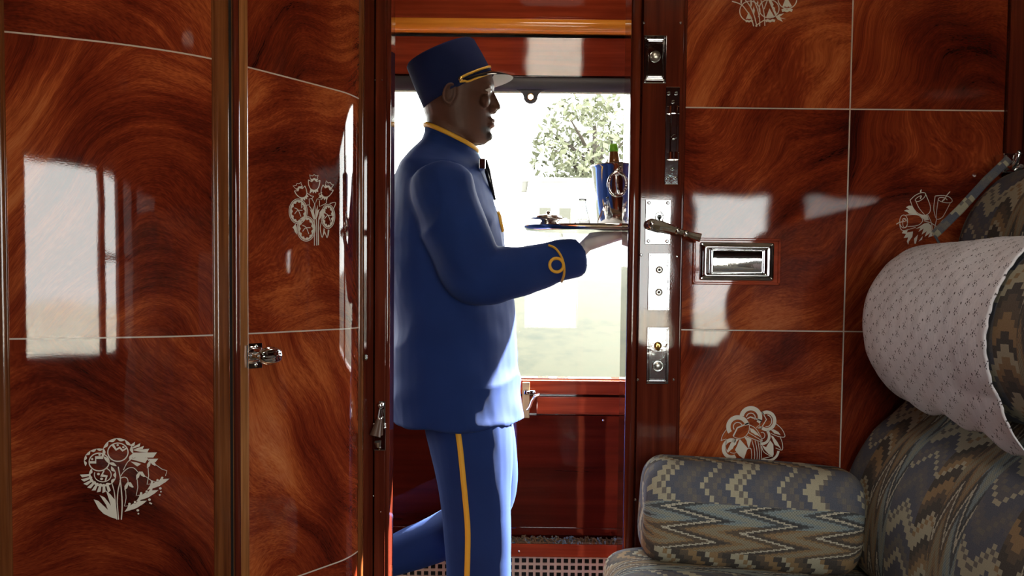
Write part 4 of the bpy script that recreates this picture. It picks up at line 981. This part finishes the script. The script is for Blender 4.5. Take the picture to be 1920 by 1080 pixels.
# ---- body: head, neck, trunk, limbs fused to one continuous skin
bd_ = MB()
HN = 32
def hsec(v, uf, ub, hw, ef=1.0, eb=1.0, fw=1.0):
    """horizontal head section: front pixel uf, back pixel ub; fw narrows the face"""
    pf, pb = P(uf, v, YP), P(ub, v, YP); xm = pb.x + (pf.x - pb.x) * 0.47; out = []
    for j in range(HN):
        a = 2 * pi * j / HN; cx, sy = cos(a), sin(a)
        if cx >= 0: x = xm + (pf.x - xm) * abs(cx) ** ef; y = hw * sy * (1 - (1 - fw) * cx ** 1.5)
        else: x = xm - (xm - pb.x) * abs(cx) ** eb; y = hw * sy
        out.append(Vector((x, YP + y, pf.z)))
    return out
head = [hsec(96, 880, 830, 0.03), hsec(102, 900, 815, 0.05), hsec(115, 912, 803, 0.066), hsec(132, 920, 796, 0.075), hsec(150, 925, 793, 0.078, .9, 1, .93), hsec(162, 927.5, 792, 0.079, .9, 1, .90), hsec(170, 926, 792, 0.078, .9, 1, .86), hsec(179, 921.5, 792, 0.077, .95, 1, .82), hsec(190, 921, 792.5, 0.077, .95, 1, .82), hsec(203, 920, 793.5, 0.076, 1, 1, .80), hsec(214, 921, 796, 0.073, 1, 1, .76), hsec(224, 922, 799, 0.069, 1, 1, .72), hsec(232, 921, 803, 0.066, 1, 1, .70), hsec(241, 921, 808, 0.063, 1, 1, .68), hsec(250, 920, 818, 0.059, 1, 1, .66), hsec(258, 920, 830, 0.053, 1, 1, .66), hsec(266, 915, 850, 0.044, 1, 1, .7), hsec(271, 908, 865, 0.034, 1, 1, .8)]
bd_.loft(head)
def blob(u, v, dy, rx, ry, rz, rot=None): bd_.sphere(P(u, v, YP) + Vector((0, dy, 0)), rx, ry, rz, 14, 10, rot)
# nose
bd_.tube([P(920, 173, YP), P(925, 187, YP), P(929, 199, YP), P(930.5, 206, YP)], [0.009, 0.0105, 0.013, 0.0125], 14)
for sg in (-1, 1):
    blob(924.5, 207, sg * 0.0135, 0.010, 0.0085, 0.008)          # nostril wings
    blob(914, 166.5, sg * 0.030, 0.013, 0.026, 0.0085)            # brow
    blob(910, 195, sg * 0.044, 0.014, 0.020, 0.017)               # cheek
    blob(912.0, 171.6, sg * 0.0375, 0.0120, 0.0165, 0.0052); blob(911.5, 178.9, sg * 0.0375, 0.0115, 0.0160, 0.0048)   # upper and lower lid
    blob(860, 240, sg * 0.050, 0.030, 0.012, 0.024)               # jaw angle
    # ear
    e0 = P(846, 186, YP) + Vector((0, sg * 0.078, 0)); Re = Matrix.Rotation(radians(14), 3, 'Y') @ Matrix.Rotation(radians(-sg * 22), 3, 'Z')
    er = [e0 + Re @ Vector((0.0145 * cos(b) - 0.002, sg * 0.007, 0.024 * sin(b))) for b in [2 * pi * i / 20 for i in range(20)]]
    bd_.tube(er, 0.0042, 8, closed=True); bd_.sphere(e0 + Re @ Vector((-0.001, sg * 0.002, 0)), 0.014, 0.005, 0.024, 12, 8, Re); bd_.sphere(e0 + Re @ Vector((0.004, sg * 0.004, -0.022)), 0.008, 0.005, 0.008, 10, 6)
blob(919, 226.5, 0, 0.0145, 0.024, 0.0062); blob(918, 235.5, 0, 0.0150, 0.022, 0.0072); blob(914.5, 256, 0, 0.0135, 0.020, 0.012)
# neck and trunk under the clothes
nk = [esec((800, 195), (880, 215), 0.060), esec((799, 218), (884, 250), 0.058), esec((799, 236), (888, 278), 0.060), esec((796, 262), (886, 300), 0.066), esec((780, 300), (895, 330), 0.12), esec((750, 370), (912, 385), 0.19), esec((750, 500), (925, 500), 0.19), esec((755, 650), (945, 650), 0.19), esec((765, 760), (945, 760), 0.18)]
bd_.loft(nk)
ARM_R = [(832, 350, 2.475, 0.055), (858, 430, 2.455, 0.052), (892, 508, 2.452, 0.045), (970, 503, 2.480, 0.040), (1060, 486, 2.530, 0.027), (1084, 474, 2.546, 0.020)]
ARM_L = [(845, 350, 2.87, 0.055), (846, 430, 2.905, 0.050), (850, 520, 2.915, 0.044), (868, 610, 2.905, 0.038), (886, 675, 2.895, 0.030), (891, 695, 2.893, 0.028)]
LEG_R = [(868, 740, 2.575, 0.085), (884, 850, 2.57, 0.075), (893, 1000, 2.57, 0.058), (895, 1060, 2.57, 0.057), (890, 1200, 2.57, 0.050), (876, 1318, 2.57, 0.038), (876, 1345, 2.57, 0.04)]
LEG_L = [(862, 740, 2.765, 0.075), (880, 830, 2.775, 0.064), (892, 905, 2.78, 0.052), (868, 970, 2.78, 0.046), (800, 1018, 2.78, 0.042), (700, 1056, 2.78, 0.034), (665, 1072, 2.78, 0.036)]
for ch in (ARM_R, ARM_L, LEG_R, LEG_L): limb(bd_, ch, 14)
def skin_mat():
    t = NT('dark_skin'); o = t.coord(); s = t.sep(o)
    def near(c, rx, ry, rz, soft=0.35):
        d = t.n('ShaderNodeVectorMath', outp='Value', props={'operation': 'LENGTH'}, _0=t.comb(*[t.ma('DIVIDE', t.ma('SUBTRACT', s[i], c[i]), (rx, ry, rz)[i]) for i in range(3)]))
        return t.n('ShaderNodeMapRange', _0=d, _1=1.0 - soft, _2=1.0, _3=1.0, _4=0.0)
    c = t.mix(t.noise(o, 30, 4), (0.055, 0.019, 0.0105), (0.088, 0.033, 0.018))
    st = t.noise(o, 700, 2)
    stub = None
    for (u, v, rx, ry, rz) in ((924, 218.5, 0.012, 0.030, 0.0062), (915, 255, 0.022, 0.030, 0.018), (908, 246, 0.020, 0.046, 0.016)):
        h = near(P(u, v, YP), rx, ry, rz); stub = h if stub is None else t.ma('MAXIMUM', stub, h)
    c = t.mix(t.ma('MULTIPLY', stub, t.ma('ADD', 0.45, t.ma('MULTIPLY', st, 0.7))), c, (0.012, 0.008, 0.007))
    hair = near(P(835, 160, YP), 0.078, 0.10, 0.040, 0.25)
    c = t.mix(t.ma('MULTIPLY', hair, 0.75), c, (0.012, 0.008, 0.007))
    lip = t.ma('MAXIMUM', near(P(925, 227, YP), 0.012, 0.024, 0.0052), near(P(924, 236, YP), 0.013, 0.021, 0.0062))
    c = t.mix(t.ma('MULTIPLY', lip, 0.8), c, (0.17, 0.062, 0.048))
    brow = near(P(920, 162, YP) , 0.03, 0.055, 0.004)
    c = t.mix(t.ma('MULTIPLY', brow, 0.6), c, (0.010, 0.007, 0.006))
    return t.bsdf(c, 0.50, 0, 1.38, t.bump(t.noise(o, 900, 2), 0.2, 0.0008))
M['skin'] = skin_mat()
body = obj('body', fuse(bd_, 0.0030, 4, 'body'), M['skin'], man)
def eye_mat():
    t = NT('eye'); s = t.sep(t.coord('Generated'))
    d = t.ma('SQRT', t.ma('ADD', t.ma('POWER', t.ma('SUBTRACT', s[1], 0.5), 2.0), t.ma('POWER', t.ma('SUBTRACT', s[2], 0.5), 2.0)))
    f_ = t.ma('MULTIPLY', t.ma('LESS_THAN', d, 0.24), t.ma('GREATER_THAN', s[0], 0.5))
    return t.bsdf(t.mix(f_, (0.55, 0.50, 0.46), (0.018, 0.010, 0.007)), 0.1)
M['eye'] = eye_mat()
for sg in (-1, 1):
    obj('eye', MB().sphere(P(913.4, 175.2, YP) + Vector((0, sg * 0.0385, 0)), 0.0122, n=18, m=12), M['eye'], man)

# ---- jacket
jk = MB()
T = [((796, 246), (897, 292), 0.076), ((792, 262), (902, 306), 0.090), ((772, 283), (908, 322), 0.140), ((752, 308), (916, 345), 0.190), ((737, 345), (927, 375), 0.222), ((728, 420), (941, 420), 0.226), ((726, 500), (953, 500), 0.220), ((731, 560), (962, 560), 0.214), ((738, 612), (967, 612), 0.212), ((735, 680), (974, 686), 0.216), ((735, 735), (982, 735), 0.220), ((741, 780), (986, 777), 0.220), ((742, 789), (987, 786), 0.218)]
jk.loft([esec(a, b, h, 40, ef=(1.12 if a[1] >= 500 else 0.95)) for a, b, h in T])
SL_R = [(826, 338, 2.50, 0.072), (832, 365, 2.478, 0.082), (858, 440, 2.452, 0.080), (878, 495, 2.445, 0.078), (902, 516, 2.448, 0.072), (955, 510, 2.470, 0.060), (1035, 492, 2.518, 0.049), (1083, 481, 2.547, 0.0445)]
SL_L = [(838, 345, 2.85, 0.072), (842, 370, 2.87, 0.080), (846, 440, 2.895, 0.072), (850, 520, 2.905, 0.064), (868, 610, 2.90, 0.054), (884, 672, 2.895, 0.046)]
limb(jk, SL_R, 22); limb(jk, SL_L, 22)
def jwr(p):
    a = noise.noise((p.x * 7, p.y * 7, p.z * 4)); b = noise.noise((p.x * 16 + p.z * 9, p.y * 12, p.z * 15 - p.x * 8))
    r_ = 1 - abs(noise.noise((p.x * 5.5 - p.z * 4.5, p.y * 6, p.z * 6.5 + p.x * 3)))      # soft ridged folds
    return 0.006 * a + 0.004 * b + 0.0065 * (r_ ** 3 - 0.5)
jacket = obj('jacket', fuse(jk, 0.006, 5, 'jacket', jwr), M['wool'], man)
dg = bpy.context.evaluated_depsgraph_get()
def bvh(o): return BVHTree.FromPolygons([v.co.copy() for v in o.data.vertices], [tuple(p.vertices) for p in o.data.polygons])
jb = bvh(jacket)
def drape(tree, pts, off, dirv=None, fallback=2.45):
    out = []
    for (u, v) in pts:
        d = ray(u, v).normalized(); h = tree.ray_cast(CAM, d)
        if h[0] is None: out.append(P(u, v, fallback))
        else: out.append(h[0] + h[1] * off)
    return out
def spl(pts, k=6): return [tuple(p) for p in catmull(pts, k)]
# stand collar with gold piping
cr = [esec((797, 236), (895, 284), 0.0735), esec((795, 258), (899, 305), 0.080)]
cm_ = MB().loft([esec((795, 262), (899, 308), 0.080), esec((797, 235.5), (895, 283.5), 0.0735), esec((800, 236), (891, 283), 0.069), esec((799, 258), (893, 300), 0.073)], cap=False)
collar = obj('collar', cm_, M['wool'], jacket)
obj('piping', MB().tube(esec((797.5, 235), (894.5, 282.5), 0.0728), 0.0062, 8, closed=True), M['braid'], collar)
sh = P(897, 290, YP); obj('shirt_front', MB().loft([esec((880, 282), (897, 288), 0.030), esec((885, 300), (907, 306), 0.034), esec((888, 320), (912, 324), 0.036)]), M['shirt'], jacket)
# gold braid with loop on the near cuff
br = MB()
ln = drape(jb, spl([(1028, 461), (1040, 466), (1050, 478), (1056, 494), (1057, 512), (1052, 527)]), 0.0012)
br.tube(ln, 0.0046, 8, flat=0.45)
lp = drape(jb, [(1043 + 13 * cos(2 * pi * i / 24), 497 + 12.5 * sin(2 * pi * i / 24)) for i in range(24)], 0.0012)
br.tube(lp, 0.0040, 8, closed=True)
obj('sleeve_braid', br, M['braid'], jacket)
# chest badge and pocket emblem
b_ = P(903, 309, 2.60)
obj('badge', MB().box(b_.x - 0.006, b_.x + 0.010, 2.575, 2.625, b_.z - 0.014, b_.z + 0.013, 0.002), M['chrome'], jacket)
obj('lapel_edge', MB().tube([P(909, 300, 2.63), P(914, 320, 2.63), P(920, 345, 2.63), P(928, 375, 2.64)], [0.006, 0.008, 0.006, 0.003], 8), M['blackpatent'], jacket)
q = drape(jb, spl([(932, 398), (936, 408), (938, 420), (941, 432)]), 0.001, fallback=2.62); obj('emblem', MB().tube(q, [0.006] * len(q), 8), M['braid'], jacket)
# ---- trousers
tr_ = MB()
tr_.loft([esec((775, 700), (950, 700), 0.165), esec((786, 760), (956, 760), 0.170), esec((806, 820), (950, 820), 0.150), esec((835, 870), (930, 870), 0.11)])
limb(tr_, [(868, 745, 2.585, 0.108), (878, 800, 2.578, 0.110), (888, 880, 2.572, 0.100), (894, 960, 2.57, 0.088), (898, 1040, 2.57, 0.0825), (899, 1080, 2.57, 0.082), (893, 1200, 2.57, 0.076), (880, 1290, 2.57, 0.070), (876, 1335, 2.57, 0.068)], 24)
limb(tr_, [(866, 745, 2.76, 0.108), (890, 800, 2.768, 0.105), (905, 850, 2.775, 0.094), (912, 905, 2.78, 0.084), (905, 945, 2.78, 0.078), (870, 985, 2.78, 0.070), (800, 1018, 2.78, 0.062), (730, 1045, 2.78, 0.054), (690, 1060, 2.78, 0.052)], 24)
def twr(p):
    return 0.004 * noise.noise((p.x * 9, p.y * 9, p.z * 4)) + 0.003 * noise.noise((p.x * 20, p.y * 14, p.z * 7 + p.x * 9))
trousers = obj('trousers', fuse(tr_, 0.006, 5, 'trousers', twr), M['wool'], man)
tbv = bvh(trousers)
pts = spl([(857, 796), (863, 840), (868, 890), (873, 940), (877, 990), (877, 1040), (876, 1080), (874, 1180), (866, 1330)], 10)
sp_ = drape(tbv, pts, 0.0008)
ss = MB(); L = []
for i, p in enumerate(sp_):
    for dx in (-0.0068, 0.0068):
        L.append(p + Vector((dx, 0 if dx < 0 else 0.0, 0)))
ss.add(L, [(2 * i, 2 * i + 1, 2 * i + 3, 2 * i + 2) for i in range(len(sp_) - 1)], True)
so = obj('stripe', ss, M['braid'], trousers); md = so.modifiers.new('thickness', 'SOLIDIFY'); md.thickness = 0.004; md.offset = 0
# ---- shoes
def shoe(heel, direction, up, name='shoe'):
    d = Vector(direction).normalized(); u_ = Vector(up).normalized(); s_ = d.cross(u_); mb = MB(); rings = []
    for k, wd, ht, lf in ((0, .028, .055, 0), (.02, .036, .075, 0), (.07, .038, .080, 0), (.12, .040, .062, 0), (.18, .046, .045, 0), (.23, .044, .036, .0), (.265, .034, .028, .002), (.285, .015, .016, .004)):
        rings.append([heel + d * k + s_ * (wd * cos(a)) + u_ * (lf + ht / 2 + ht / 2 * sup(a, 0.7)[1]) for a in [2 * pi * j / 16 for j in range(16)]])
    mb.loft(rings)
    return obj(name, mb, M['shoe'], man)
x0 = P(876, 1340, 2.57).x
shoe(Vector((x0 - 0.06, 2.57, 0.002)), (1, 0, 0), (0, 0, 1))
ank = P(676, 1066, 2.78); shoe(ank + Vector((-0.075, 0, 0.055)), (0.35, 0, -0.94), (0.94, 0, 0.35))

# ---- cap
cap = thing('tmp_cap', '', '') if False else None
def csec(L, R, hw, n=40): return esec(L, R, hw, n, 0.95)
cm_ = MB().loft([csec((806, 203), (918, 143), 0.075), csec((795, 205.5), (926, 139), 0.0865), csec((787, 187), (918, 126), 0.0862), csec((774, 157), (904, 100), 0.085), csec((763, 128), (890, 76), 0.084), csec((764.5, 124), (885, 73), 0.081), csec((780, 117), (872, 78), 0.062), csec((815, 102), (838, 92), 0.015)])
cap = obj('cap', cm_, M['capwool'], man)
capb = bvh(cap)
# visor: crescent plate round the front of the cap, drooping forward
vt = MB(); vbm = MB()
bl0, br0 = P(795, 205.5, YP), P(926, 139, YP); cc = (bl0 + br0) / 2; ea = (br0 - bl0) / 2
nv = 28; inner, outer = [], []
for i in range(nv + 1):
    a = radians(-78 + 156 * i / nv); w_ = 0.050 * max(0.0, cos(a * 90 / 78 )) ** 0.75
    pin = cc + ea * cos(a) + Vector((0, 0.0865 * sin(a), 0)) * 1.0 + Vector((0, 0, 0.004))
    outd = Vector((cos(a), 0.9 * sin(a), 0)).normalized()
    po = pin + outd * w_ + Vector((0, 0, -0.25 * w_))
    inner.append(pin - outd * 0.002); outer.append(po)
mids = [inner[i].lerp(outer[i], 0.5) + Vector((0, 0, 0.002)) for i in range(nv + 1)]
def dz(l, d): return [p + Vector((0, 0, d)) for p in l]
vt.loft([dz(inner, 0.0022), dz(mids, 0.0022), dz(outer, 0.0015), dz(outer, 0.0)], cap=False, closed=False)
visor = obj('visor', vt, M['blackpatent'], cap)
obj('visor_lining', MB().loft([inner, mids, dz(outer, 0.0)], cap=False, closed=False), M['cream'], cap)
for (du, dv, rr) in ((0, 0, 0.0032), (2.5, 10.5, 0.0030)):
    pts = spl([(861 + du * .3, 147.5 + dv * .55), (875 + du, 140.5 + dv), (892 + du, 133.5 + dv), (910 + du, 127.5 + dv), (921 + du, 125.0 + dv)], 6)
    ln = drape(capb, pts, 0.002, fallback=YP)
    obj('cord', MB().tube(ln, rr, 8), M['braid'], cap)
obj('button', MB().sphere(drape(capb, [(863.5, 148.5)], 0.002)[0], 0.0065, n=14, m=8), M['brass'], cap)
# ---- gloves: palm up beneath the tray, five fingers each
TZ = P(1080, 437, YP).z        # tray underside level
def glove(wrist, d, s_, n_, contact):
    """wrist point, finger direction, little-to-index side, palm normal; contact = distance from wrist to what the palm touches"""
    d = Vector(d).normalized(); s_ = Vector(s_).normalized(); n_ = Vector(n_).normalized(); mb = MB(); zt_ = contact
    def pt(f, l, z): return wrist + d * f + s_ * l + n_ * z
    rings = []
    for f_, wd, th, zc in ((-0.050, 0.031, 0.029, -0.008), (-0.02, 0.031, 0.027, -0.004), (0.005, 0.030, 0.024, 0.0), (0.032, 0.035, 0.0225, max(zt_ - 0.027, -0.002)), (0.065, 0.043, 0.0185, zt_ - 0.0190), (0.10, 0.043, 0.0125, zt_ - 0.0130), (0.112, 0.040, 0.010, zt_ - 0.0112)):
        rings.append([pt(f_, wd * cos(a), zc + th * sin(a)) for a in [2 * pi * j / 20 for j in range(20)]])
    mb.loft(rings)
    for l, ln, r in ((0.031, 0.068, 0.0095), (0.0105, 0.078, 0.0100), (-0.0105, 0.073, 0.0097), (-0.031, 0.056, 0.0086)):
        mb.tube([pt(0.085, l * 0.85, zt_ - r - 0.002), pt(0.105, l, zt_ - r - 0.001), pt(0.105 + ln * 0.45, l * 1.12, zt_ - r - 0.0035), pt(0.105 + ln * 0.78, l * 1.18, zt_ - r - 0.001), pt(0.105 + ln, l * 1.2, zt_ - r + 0.0005)], [r, r, r * 0.98, r * 0.92, r * 0.72], 12)
    mb.tube([pt(0.02, 0.022, zt_ - 0.034), pt(0.045, 0.046, zt_ - 0.026), pt(0.072, 0.060, zt_ - 0.018), pt(0.098, 0.066, zt_ - 0.0115)], [0.014, 0.0135, 0.0115, 0.0085], 12)
    return obj('glove', fuse(mb, 0.0022, 4, 'glove'), M['white'], man)
wr = P(1082, 474, 2.548); wl = P(891, 695, 2.893)
glove(wr, (1, 0.12, 0), (0.12, -1, 0), (0, 0, 1), TZ - wr.z)
glove(wl, (0.25, -0.05, -1), (1, 0, 0.25), (0, -1, 0), 0.022)

# ================================================================== TRAY AND WHAT IT CARRIES
tc = Vector((0, 2.60, TZ)); tc.x = P(981, 437, 2.60).x + 0.25
ta, tb_ = 0.25, 0.150
tm = MB()
def oval(k, z, n=56): return [Vector((tc.x + (ta - k) * cos(2 * pi * j / n), tc.y + (tb_ - k) * sin(2 * pi * j / n), TZ + z)) for j in range(n)]
tm.loft([oval(0.03, 0.0), oval(0.008, 0.002), oval(0.001, 0.010), oval(0.0, 0.0135), oval(0.003, 0.0135), oval(0.010, 0.006), oval(0.03, 0.004)])
tag(obj('tray', tm, M['silver']), 'oval silver serving tray held level on white gloved hands', 'tray')
zt0 = TZ + 0.004
bx = P(1182, 400, 2.60).x
bu = thing('ice_bucket', 'polished silver ice bucket with ring handle on the tray behind the post', 'bucket', (bx, 2.60, zt0 + 0.003))
obj('bowl', MB().lathe((bx, 2.60, zt0 + 0.003), [(0.060, 0), (0.078, 0.002), (0.083, 0.010), (0.092, 0.08), (0.0985, 0.150), (0.103, 0.1545), (0.103, 0.158), (0.0985, 0.158), (0.096, 0.150), (0.088, 0.08), (0.078, 0.012), (0.01, 0.010)], 48), M['silver'], bu)
rg = P(1158, 345, 2.50)
obj('ring_handle', MB().tube([(rg.x + 0.022 * cos(2 * pi * i / 24), 2.500, rg.z + 0.028 * sin(2 * pi * i / 24)) for i in range(24)], 0.0042, 8, closed=True).sphere((rg.x, 2.506, rg.z + 0.029), 0.009), M['silver'], bu)
bt = thing('champagne_bottle', 'champagne bottle with green foil top standing in the ice bucket', 'bottle', (P(1149, 300, 2.60).x, 2.60, zt0 + 0.014))
bX = bt.location.x + 0.012; bz = zt0 + 0.014
lean_ = Vector((-0.055, 0, 1)).normalized()
zf = P(1150, 282, 2.60).z - bz
obj('glass', MB().lathe((bX, 2.60, bz), [(0.033, 0), (0.040, 0.004), (0.041, 0.02), (0.041, 0.085), (0.032, 0.115), (0.0155, 0.145), (0.0135, zf - 0.02), (0.0110, zf)], 24, lean_), M['amber'], bt)
obj('foil', MB().lathe(Vector((bX, 2.60, bz)) + lean_ * (zf - 0.004), [(0.0112, 0), (0.0130, 0.002), (0.0130, 0.007), (0.0112, 0.010), (0.0108, 0.016), (0.008, 0.0205), (0.002, 0.022)], 20, lean_), M['foil'], bt)
# folded napkin under the bucket, small silver dish, glass
nb = MB(); rings = []
for k, z in ((0.0, 0.0), (0.0, 0.002), (0.01, 0.0024)):
    rings.append([Vector((bx - 0.02 + (0.115 - k) * sup(2 * pi * j / 40, 0.6)[0], 2.60 + (0.100 - k) * sup(2 * pi * j / 40, 0.6)[1], zt0 + 0.0004 + z)) for j in range(40)])
nb.loft(rings)
tag(obj('napkin', nb, M['napkin']), 'white linen napkin spread on the tray under the ice bucket', 'napkin')
dx = P(1028, 420, 2.56).x
ds = thing('butter_dish', 'small lidded silver dish at the near end of the tray', 'dish', (dx, 2.56, zt0))
obj('dish', MB().lathe((dx, 2.56, zt0), [(0.022, 0), (0.026, 0.002), (0.020, 0.008), (0.030, 0.018), (0.046, 0.024), (0.047, 0.026), (0.03, 0.0255)], 28), M['silver'], ds)
obj('lid', MB().lathe((dx, 2.56, zt0 + 0.0255), [(0.036, 0), (0.033, 0.006), (0.012, 0.010), (0.004, 0.011), (0.006, 0.016), (0.002, 0.019)], 24), M['silver'], ds)
gx = P(1092, 400, 2.53).x
def clear_glass():
    t = NT('clear_glass'); nd = t.t.nodes.new('ShaderNodeBsdfPrincipled'); nd.inputs['Roughness'].default_value = 0.0; nd.inputs['IOR'].default_value = 1.45
    nd.inputs['Transmission Weight'].default_value = 1.0; nd.inputs['Base Color'].default_value = (0.95, 0.97, 0.97, 1); t.t.links.new(nd.outputs[0], t.out.inputs[0]); return t.m
M['clear'] = clear_glass()
tag(obj('decanter', MB().lathe((gx, 2.53, zt0), [(0.020, 0), (0.022, 0.003), (0.019, 0.02), (0.009, 0.058), (0.008, 0.066), (0.011, 0.072), (0.009, 0.072), (0.0062, 0.066), (0.007, 0.058), (0.016, 0.022), (0.017, 0.006), (0.001, 0.005)], 28), M['clear']), 'small clear glass cruet standing on the tray beside the bucket', 'cruet')

# ================================================================== OUTSIDE THE CORRIDOR WINDOW
def grass_mat(name, a, b, sc_=0.5):
    t = NT(name); o = t.coord(); n1 = t.noise(o, sc_, 5, 0.6); n2 = t.noise(o, sc_ * 9, 4, 0.6)
    c = t.ramp(t.ma('ADD', t.ma('MULTIPLY', n1, 0.6), t.ma('MULTIPLY', n2, 0.4)), [(0.36, a), (0.5, b), (0.62, tuple((x + y) * .62 for x, y in zip(a, b)))])
    return t.bsdf(c, 0.95, 0, 1.2)
M['bank'] = grass_mat('grassy_bank', (0.0055, 0.0080, 0.0050), (0.014, 0.0145, 0.0085), 0.8)
M['gravel'] = grass_mat('pale_gravel', (0.26, 0.24, 0.21), (0.38, 0.35, 0.30), 1.5)
bk = MB(); prof = [(3.6, -1.1), (5.2, -1.0), (6.5, -0.3), (8.5, 0.5), (11.5, 1.15), (14, 1.42), (22, 1.5), (60, 1.6)]
nx = 60; rings = []
for (y, z) in prof:
    rings.append([Vector((-40 + 80 * i / nx, y, z + 0.10 * noise.noise((i * 0.5, y * 0.4, 2)) * min(1, (y - 3.6)))) for i in range(nx + 1)])
bk.loft(rings, cap=False, closed=False)
g = struct('ground_bank', bk, M['bank']); g.name = 'ground'
struct('ground', MB().box(-60, 60, -90, -0.9, -1.3, -1.1), M['gravel'])
M['leaf'] = plain('pale_leaf', (0.084, 0.092, 0.054), 0.8)
M['bark'] = plain('bark', (0.03, 0.024, 0.018), 0.9)
def tree(x, y, zg, h, r, seed, label):
    rn = random.Random(seed); root = thing('tree', label, 'tree', (x, y, zg))
    tk = MB().tube([(x, y, zg), (x + 0.1, y, zg + h * 0.4), (x, y + .1, zg + h * 0.85)], [0.22, 0.15, 0.05], 8)
    for i in range(9):
        a = rn.uniform(0, 6.28); z0 = zg + h * rn.uniform(.35, .7); tk.tube([(x, y, z0), (x + cos(a) * r * .4, y + sin(a) * r * .4, z0 + r * .35), (x + cos(a) * r * .75, y + sin(a) * r * .75, z0 + r * .6)], [0.07, .045, .015], 6)
    obj('trunk', tk, M['bark'], root)
    lf = MB()
    for i in range(2600):
        while True:
            q = Vector((rn.uniform(-1, 1), rn.uniform(-1, 1), rn.uniform(-1, 1)))
            if q.length < 1 and noise.noise(q * 2.2 + Vector((seed, 0, 0))) > -0.12: break
        c = Vector((x + q.x * r, y + q.y * r, zg + h * 0.68 + q.z * h * 0.38)); a, b = Vector((rn.gauss(0, 1), rn.gauss(0, 1), rn.gauss(0, 1))).normalized(), Vector((rn.gauss(0, 1), rn.gauss(0, 1), rn.gauss(0, 1))).normalized()
        s_ = rn.uniform(.06, .13); lf.add([c - a * s_, c + b * s_ * .5, c + a * s_, c - b * s_ * .5], [(0, 1, 2, 3)])
    tag(obj('foliage', lf, M['leaf'], root), kind='stuff')
tree(1.72, 22, 1.5, 3.6, 1.35, 1, 'sparse pale green tree behind the building, left of the pair outside')
tree(3.9, 28, 1.5, 2.9, 1.3, 2, 'lower rounded pale tree at right of the pair outside the window')
M['render_wall'] = plain('white_render', (0.75, 0.74, 0.72), 0.8)
M['roof'] = plain('pale_roof', (0.45, 0.44, 0.42), 0.7)
M['winpane'] = plain('olive_pane', (0.045, 0.045, 0.025), 0.2)
hb = thing('building', 'low white rendered building with square windows outside the corridor window', 'building', (1.2, 19, 1.4))
obj('wall', MB().box(0.25, 3.2, 18, 20, 1.2, 2.95), M['render_wall'], hb)
obj('roof', MB().prism([(0.15, 17.9), (3.3, 17.9), (3.3, 20.1), (0.15, 20.1)], 2.95, 3.02), M['roof'], hb)
for x in (0.45, 0.80, 1.75):
    wn = obj('window', MB().box(x - 0.02, x + 0.22, 17.96, 18.0, 1.97, 2.52, 0.01), M['render_wall'], hb)
    obj('pane', MB().box(x, x + 0.2, 17.94, 17.958, 2.0, 2.5), M['winpane'], wn)
